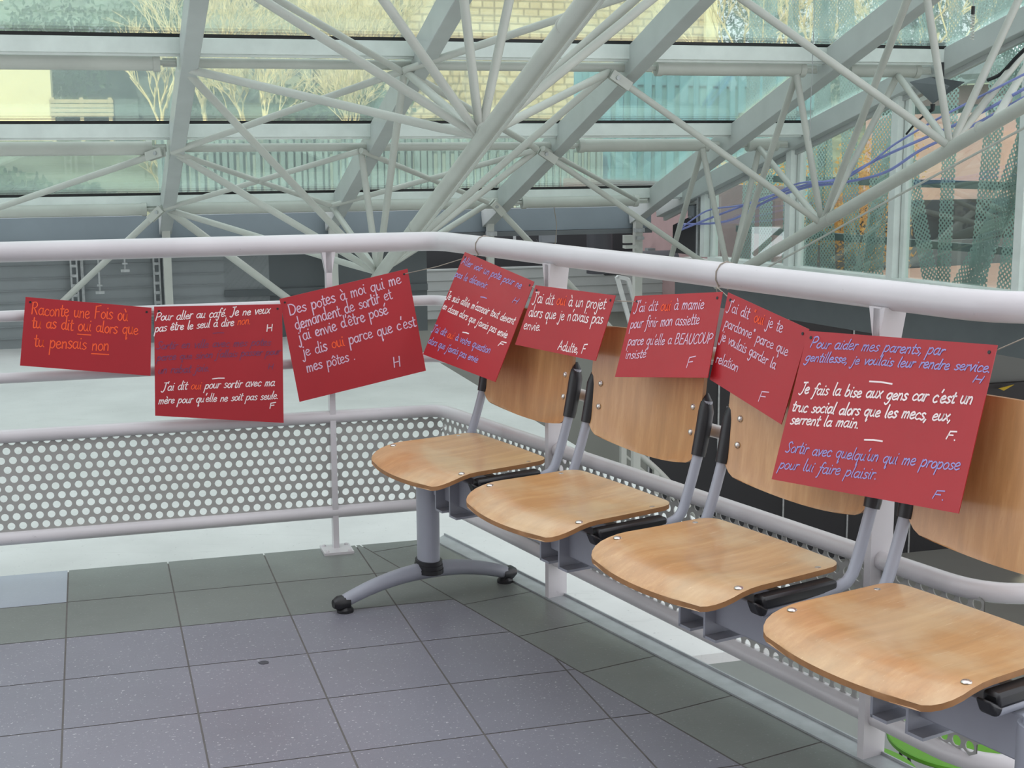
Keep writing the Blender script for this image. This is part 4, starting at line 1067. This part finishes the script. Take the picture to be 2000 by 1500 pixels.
for k, (a, b, h, sd_, lb) in enumerate(((0.9, 15.5, 5.0, 11, 'bare tree directly left of the upright rafter top'), (1.9, 17.0, 5.5, 5, 'bare tree right of the upright rafter'), (2.7, 15.0, 4.6, 9, 'bare tree before the grey green house'),
        (3.5, 18.3, 5.4, 21, 'bare tree at the left edge of the stone building'), (9.6, 17.0, 6.0, 17, 'bare tree at the right end of the stone building'), (11.2, 18.0, 6.5, 8, 'bare tree in the pale gap right of the stone building'),
        (13.0, 17.0, 6.5, 2, 'bare tree above the right end of the top glazing bar'), (14.8, 18.5, 6.5, 4, 'bare tree at the top right corner'), (-2.6, 14.0, 1.7, 31, 'small bare tree before the pale yellow house'), (1.3, 13.0, 3.2, 33, 'low bare tree filling the gap right of the upright rafter'), (2.2, 12.0, 3.0, 34, 'low bare tree nearest the middle of the second bay'), (0.3, 14.5, 3.4, 35, 'bare tree close to the left side of the upright rafter'))):
    tree('bare_tree', EP(a, b, gz(b) - 0.1), h, lb, 'tree', 'bare trees beyond the glass', BARK if k != 7 else BARKD, sd_, 0.6, 6, h * 0.0085)
tree('bare_tree', EP(-0.05, 9.6, 0.45), 1.9, 'low bare shrub left of the upright rafter foot', 'tree', 'bare trees beyond the glass', BARK, 77, 0.7, 4, 0.02)
tree('broad_tree', EP(15.4, 15.5, 1.2), 7.0, 'thick trunked dark tree at the top right', 'tree', None, BARKD, 51, 0.5, 4, 0.28)
GB = 'evergreen bushes on the hill'
for k, (a, b, rd, n, mt, lb) in enumerate(((-1.6, 19.0, (1.6, 1.0, 1.3), 1600, LEAFG, 'evergreen bush above the pale yellow house'), (0.1, 20.5, (1.5, 1.0, 1.2), 1500, LEAFG, 'evergreen bush above the slate roofed shed'), (2.4, 13.5, (0.9, .7, .6), 900, LEAFG, 'evergreen bush under the bare trees'),
        (-1.5, 9.0, (1.1, .7, .35), 900, LEAFG, 'low green bush by the left edge above the eaves'), (11.6, 21, (1.4, 1, 2.2), 1500, LEAFT, 'bluegreen conifer right of the stone building'), (13.2, 19.5, (1.8, 1.2, 1.7), 1800, LEAFT, 'bluegreen conifer above the right end of the top bar'), (16.0, 20, (2.0, 1.2, 2.2), 1800, LEAFT, 'bluegreen conifer behind the thick trunked tree'), (3.0, 25.5, (2.5, 1, 2.6), 1500, LEAFT, 'bluegreen conifer behind the grey green house'))):
    bush(EP(a, b, gz(b)), rd, n * 3, 0.05, mt, lb, GB, 60 + k)

# ------------------------------------------------------------------ cables, lamp, clutter under the eaves
def cable(name, pts, r, mat, lab, cat='cable', grp=None):
    P = [tuple(p) for p in pts]; Q = [V(p) for p in smooth2(P, 6)]
    z = MB(); z.tube(Q, r, 7); return solo(name, z, mat, lab, cat, grp)
BLUEG = 'blue cables along the second truss'
def hC(q, a=3.62): return hitE1(q, a)
cable('cable', [hC(q) for q in ((1322, 452), (1400, 421), (1500, 384), (1570, 362), (1640, 348), (1720, 308), (1800, 272), (1900, 228), (2010, 168))], 0.008, BLUEC, 'upper blue cable of the bundle along the second truss', 'cable', BLUEG)
cable('cable', [hC(q, 3.63) for q in ((1325, 438), (1420, 432), (1500, 392), (1575, 366), (1650, 356), (1730, 336), (1800, 292), (1900, 245), (2010, 185))], 0.008, BLUEC, 'lower sagging blue cable of the bundle along the second truss', 'cable', BLUEG)
cable('cable', [hC(q, 3.6) for q in ((1330, 446), (1380, 412), (1440, 402), (1490, 390), (1560, 358), (1640, 352), (1700, 318), (1750, 280), (1850, 222), (2010, 140))], 0.006, BLUEC, 'thin blue cable climbing away from the bundle to the right edge', 'cable', BLUEG)
cable('cable', [hC(q, 3.7) for q in ((2010, 88), (1985, 112), (1955, 144), (1930, 156))], 0.010, BLACKC, 'black cable curving in at the upper right edge')
lamp = thing('floodlight', 'grey pyramid shaped floodlight hanging under the edge rafter', 'lamp', hC((1830, 190), 3.78))
def hL(q): return hitE1(q, 3.78)
top = [hL(q) for q in ((1782, 160), (1842, 148), (1885, 160), (1830, 170))]; top[0] = top[0] - E1 * 0.02; top[1] = top[1] + E2 * 0.12; top[3] = top[3] - E2 * 0.12
ap = hL((1822, 203)); z = MB(); z.add(top + [ap], [(0, 1, 4), (1, 2, 4), (2, 3, 4), (3, 0, 4), (3, 2, 1, 0)]); part('shell', z, LAMPG, lamp, smooth=False)
z = MB(); z.tube([ap, ap - ZZ * 0.03, hL((1815, 218))], [0.014, 0.012, 0.01], 8); z.tube([hL((1815, 218)), hL((1790, 238)), hL((1770, 262))], 0.006, 6); part('cord', z, BLACKC, lamp)
z = MB(); z.tube([hL((1840, 150)), hL((1840, 122))], 0.012, 8); part('bracket', z, BLACKC, lamp)
# sprung wire at the upper right
z = MB(); pts = [hC((1902, -40), 3.3), hC((1901, 12), 3.3)]; z.tube(pts, 0.0016, 6)
sp = thing('spring_hanger', 'small coiled spring hanging on a wire before the edge rafter', 'spring', pts[1] - ZZ * 0.2)
part('wire', z, GALV, sp); z = MB(); z.tube([hC((1901, 12), 3.3), hC((1900, 28), 3.3)], 0.009, 8); part('ferrule', z, BLACKC, sp)
a0, a1 = hC((1900, 28), 3.3), hC((1898, 78), 3.3); z = MB(); N = 90
z.tube([lerp(a0, a1, k / N) + E1 * 0.009 * math.cos(k * 0.62) + E2 * 0.009 * math.sin(k * 0.62) for k in range(N + 1)], 0.0025, 5); part('coil', z, TRUSSW, sp)
cable('wire', [hC(q, 3.2) for q in ((1592, -30), (1589, 60), (1586, 150), (1584, 190), (1582, 275))], 0.0026, GALV, 'thin steel wire hanging straight down beside the second rafter truss', 'wire')
cable('wire', [hitE2(q, 5.6) for q in ((1080, 300), (1084, 345), (1082, 400), (1087, 440), (1084, 478))], 0.003, STRING, 'thin pale wire hanging before the eaves', 'wire')
cable('cable', [under(a, 3.30, 0.05) for a in (-4.5, -2.6, -1.6, -0.9, -0.62)], 0.005, STRING, 'thin grey cable strapped along the thick upper purlin tube at the left')
# slotted channels on the left wall
for (a, lab) in ((-0.83, 'slotted steel channel on the grey siding nearer the left edge'), (-0.26, 'slotted steel channel on the grey siding beside the slim post')):
    t = thing('slotted_channel', lab, 'channel', EP(a, 6.05, 0.1), 0, 'slotted channels on the siding'); z = MB()
    for s_ in (-0.02, 0.02): z.bar(EP(a + s_, 6.05, 0.0), EP(a + s_, 6.05, 0.63), E2, 0.012, 0.03)
    for k in range(9): z.bar(EP(a - 0.02, 6.04, 0.04 + k * 0.07), EP(a + 0.02, 6.04, 0.04 + k * 0.07), ZZ, 0.012, 0.02)
    part('channel', z, GALV, t, smooth=False)
    z = MB(); z.bar(EP(a + 0.055, 6.07, 0.0), EP(a + 0.055, 6.07, 0.63), E2, 0.02, 0.02); part('edge', z, GALV, t)
for (a, z0, lab) in ((-0.66, 0.27, 'thin threaded hanger with a clamp on the grey siding'), (-0.48, 0.42, 'short threaded hanger just below the fascia on the grey siding')):
    z = MB(); z.tube([EP(a, 6.0, z0), EP(a, 6.0, 0.62)], 0.007, 8); z.box(EP(a, 6.0, z0), E1 * 0.03, E2 * 0.02, ZZ * 0.01); z.box(EP(a, 6.0, z0 + 0.05), E1 * 0.018, E2 * 0.015, ZZ * 0.006)
    solo('hanger_rod', z, GALV, lab, 'rod', 'threaded hangers on the siding')
# duct, boxes and cables in the dark void
z = MB(); c = EP(3.45, 6.9, 0); z.tube([c + ZZ * 0.62, c + ZZ * 0.2], 0.11, 20); dk = thing('duct', 'dark vertical duct in the void under the eaves', 'duct', c + ZZ * 0.2); part('pipe', z, DARKV, dk)
z = MB(); z.tube([c + ZZ * 0.62, c + ZZ * 0.585], 0.118, 20); part('flange', z, GALV, dk); z = MB(); z.tube([c + ZZ * 0.28 + E1 * 0.05, EP(4.15, 6.9, 0.28)], 0.10, 18); part('branch', z, DARKV, dk)
z = MB(); cc = EP(2.78, 7.0, 0.5)
for s_ in (-1, 1): z.bar(cc + E1 * 0.055 * s_ - ZZ * 0.05, cc + E1 * 0.055 * s_ + ZZ * 0.05, E2, 0.014, 0.04); z.bar(cc - E1 * 0.055 + ZZ * 0.05 * s_, cc + E1 * 0.055 + ZZ * 0.05 * s_, E2, 0.014, 0.04)
solo('square_frame', z, GALV, 'small pale square frame in the dark void under the eaves', 'frame')  # empty square junction frame made of four bars
z = MB(); z.box(EP(3.02, 7.0, 0.52), E1 * 0.07, E2 * 0.04, ZZ * 0.055); solo('junction_box', z, LAMPG, 'small grey junction box in the dark void under the eaves', 'box', bevel=0.004)
cable('cable', [EP(2.9, 6.95, .5), EP(2.95, 6.9, .4), EP(3.05, 6.95, .45), EP(3.1, 6.9, .36), EP(3.2, 6.95, .44), EP(3.24, 6.9, .36), EP(3.12, 6.9, .33)], 0.006, BLACKC, 'tangled black cable looped under the junction box')
z = MB(); z.box(EP(2.05, 5.88, 0.60), E1 * 0.035, E2 * 0.03, ZZ * 0.012); z.box(EP(2.05, 5.88, 0.52), E1 * 0.028, E2 * 0.02, ZZ * 0.05); solo('spotlight', z, BLACKP, 'small black spotlight beside the slim post under the fascia', 'lamp')
z = MB(); z.box(EP(3.30, 5.86, 0.56), E1 * 0.035, E2 * 0.02, ZZ * 0.03); z.box(EP(3.32, 5.86, 0.50), E1 * 0.05, E2 * 0.03, ZZ * 0.012); solo('bracket', z, TRUSSW, 'white angle bracket on the post at the right end of the eaves', 'bracket')
z = MB(); z.box(hC((1357, 412), 3.7), E1 * 0.04, E2 * 0.05, ZZ * 0.045); z.box(hC((1357, 424), 3.7), E1 * 0.045, E2 * 0.03, ZZ * 0.012); solo('alarm_box', z, LAMPG, 'grey box fixed on the black side panel above the blue cables', 'box', bevel=0.01)
lf = thing('leaning_frame', 'narrow white window frame leaning against the siding under the eaves', 'frame', EP(3.9, 7.2, -0.2))
for (q0, q1) in (((1205, 540), (1233, 640)), ((1226, 545), (1252, 632)), ((1205, 540), (1226, 545)), ((1230, 636), (1252, 631))):
    z = MB(); z.bar(hitE2(q0, 7.2), hitE2(q1, 7.2), E2, 0.035, 0.03); part('bar', z, BARW, lf)

# lower floor: tables and the stair rail
def table(c, r, lab):
    t = thing('round_table', lab, 'table', V((c.x, c.y, -2.75)), 0, 'green round tables on the lower floor')
    z = MB(); z.tube([V((c.x, c.y, -2.05)), V((c.x, c.y, -2.043)), V((c.x, c.y, -2.025)), V((c.x, c.y, -2.02))], [r - 0.006, r, r, r - 0.006], 48); part('tabletop', z, GREENT, t)
    z = MB(); z.tube([V((c.x, c.y, -2.73)), V((c.x, c.y, -2.05))], 0.03, 12); part('pedestal', z, BLACKP, t)
    z = MB(); z.tube([V((c.x, c.y, -2.75)), V((c.x, c.y, -2.73))], 0.22, 24); part('base', z, BLACKP, t)
    return t
tc = hitz((1885, 1440), -2.02); table(tc, 0.43, 'larger green round table below the railing by the bottom right corner')
tc2 = hitz((1660, 1500), -2.02); table(tc2, 0.36, 'green round table cut by the third railing post')
for k, q in enumerate(((1738, 1410), (1930, 1520))):
    c = hitz(q, -2.3); t = thing('stool', ['black stool between the two green tables', 'black stool in front of the larger green table'][k], 'stool', V((c.x, c.y, -2.75)), 0, 'black stools by the green tables')
    z = MB(); z.tube([V((c.x, c.y, -2.30)), V((c.x, c.y, -2.27))], 0.17, 20); part('seat', z, BLACKP, t)
    for j in range(4):
        an = math.pi / 4 + j * math.pi / 2; d = V((math.cos(an), math.sin(an), 0)); z = MB(); z.tube([V((c.x, c.y, -2.28)) + d * 0.1, V((c.x, c.y, -2.75)) + d * 0.19], 0.011, 8); part('leg', z, BLACKP, t)
sr = thing('stair_rail', 'white curved stair handrail on the lower floor seen under the second seat back', 'handrail', EP(4.1, 7.0, -2.75))
def hS(q): return hitE2(q, 7.0)
z = MB(); z.tube([V(p) for p in smooth2([tuple(hS(q)) for q in ((1190, 830), (1215, 862), (1245, 885), (1280, 915), (1310, 946), (1345, 990), (1390, 1050))], 5)], 0.028, 12); part('handrail', z, TRUSSW, sr)
z = MB(); z.tube([V(p) for p in smooth2([tuple(hS(q)) for q in ((1219, 888), (1245, 910), (1275, 936), (1310, 970), (1350, 1015))], 5)], 0.013, 10); part('lower_rail', z, TRUSSW, sr)
for x, y in ((1217, 864), (1281, 915)):
    p = hS((x, y)); z = MB(); z.bar(V((p.x, p.y, -2.75)), p, E2, 0.05, 0.05); part('stair_post', z, TRUSSW, sr)
z = MB(); p = hitE2((1958, 758), 7.4); z.add([p - E1 * 0.05, p + E1 * 0.13 + ZZ * 0.03, p + E1 * 0.01 - ZZ * 0.025, p - E1 * 0.05 - E2 * 0.01, p + E1 * 0.13 + ZZ * 0.03 - E2 * 0.01, p + E1 * 0.01 - ZZ * 0.025 - E2 * 0.01], [(0, 1, 2), (5, 4, 3), (0, 3, 4, 1), (1, 4, 5, 2), (2, 5, 3, 0)])
solo('paper_flag', z, plain('yellow_paper', (196, 168, 40), 0.7), 'small yellow paper flag on top of the black panels at the right edge', 'paper', smooth=False)
# chewing gum stain on the tiles
z = MB(); c = hitz((515, 1294), 0.0006); n = 14; z.prism([c + V((0.013 * math.cos(2 * math.pi * k / n) * (1 + 0.15 * math.sin(3 * k)), 0.012 * math.sin(2 * math.pi * k / n), 0)) for k in range(n)], ZZ * 0.0006)
solo('gum_stain', z, plain('gum', (66, 66, 72), 0.8), 'flat dark chewing gum stain on the violet grey tiles', 'stain')
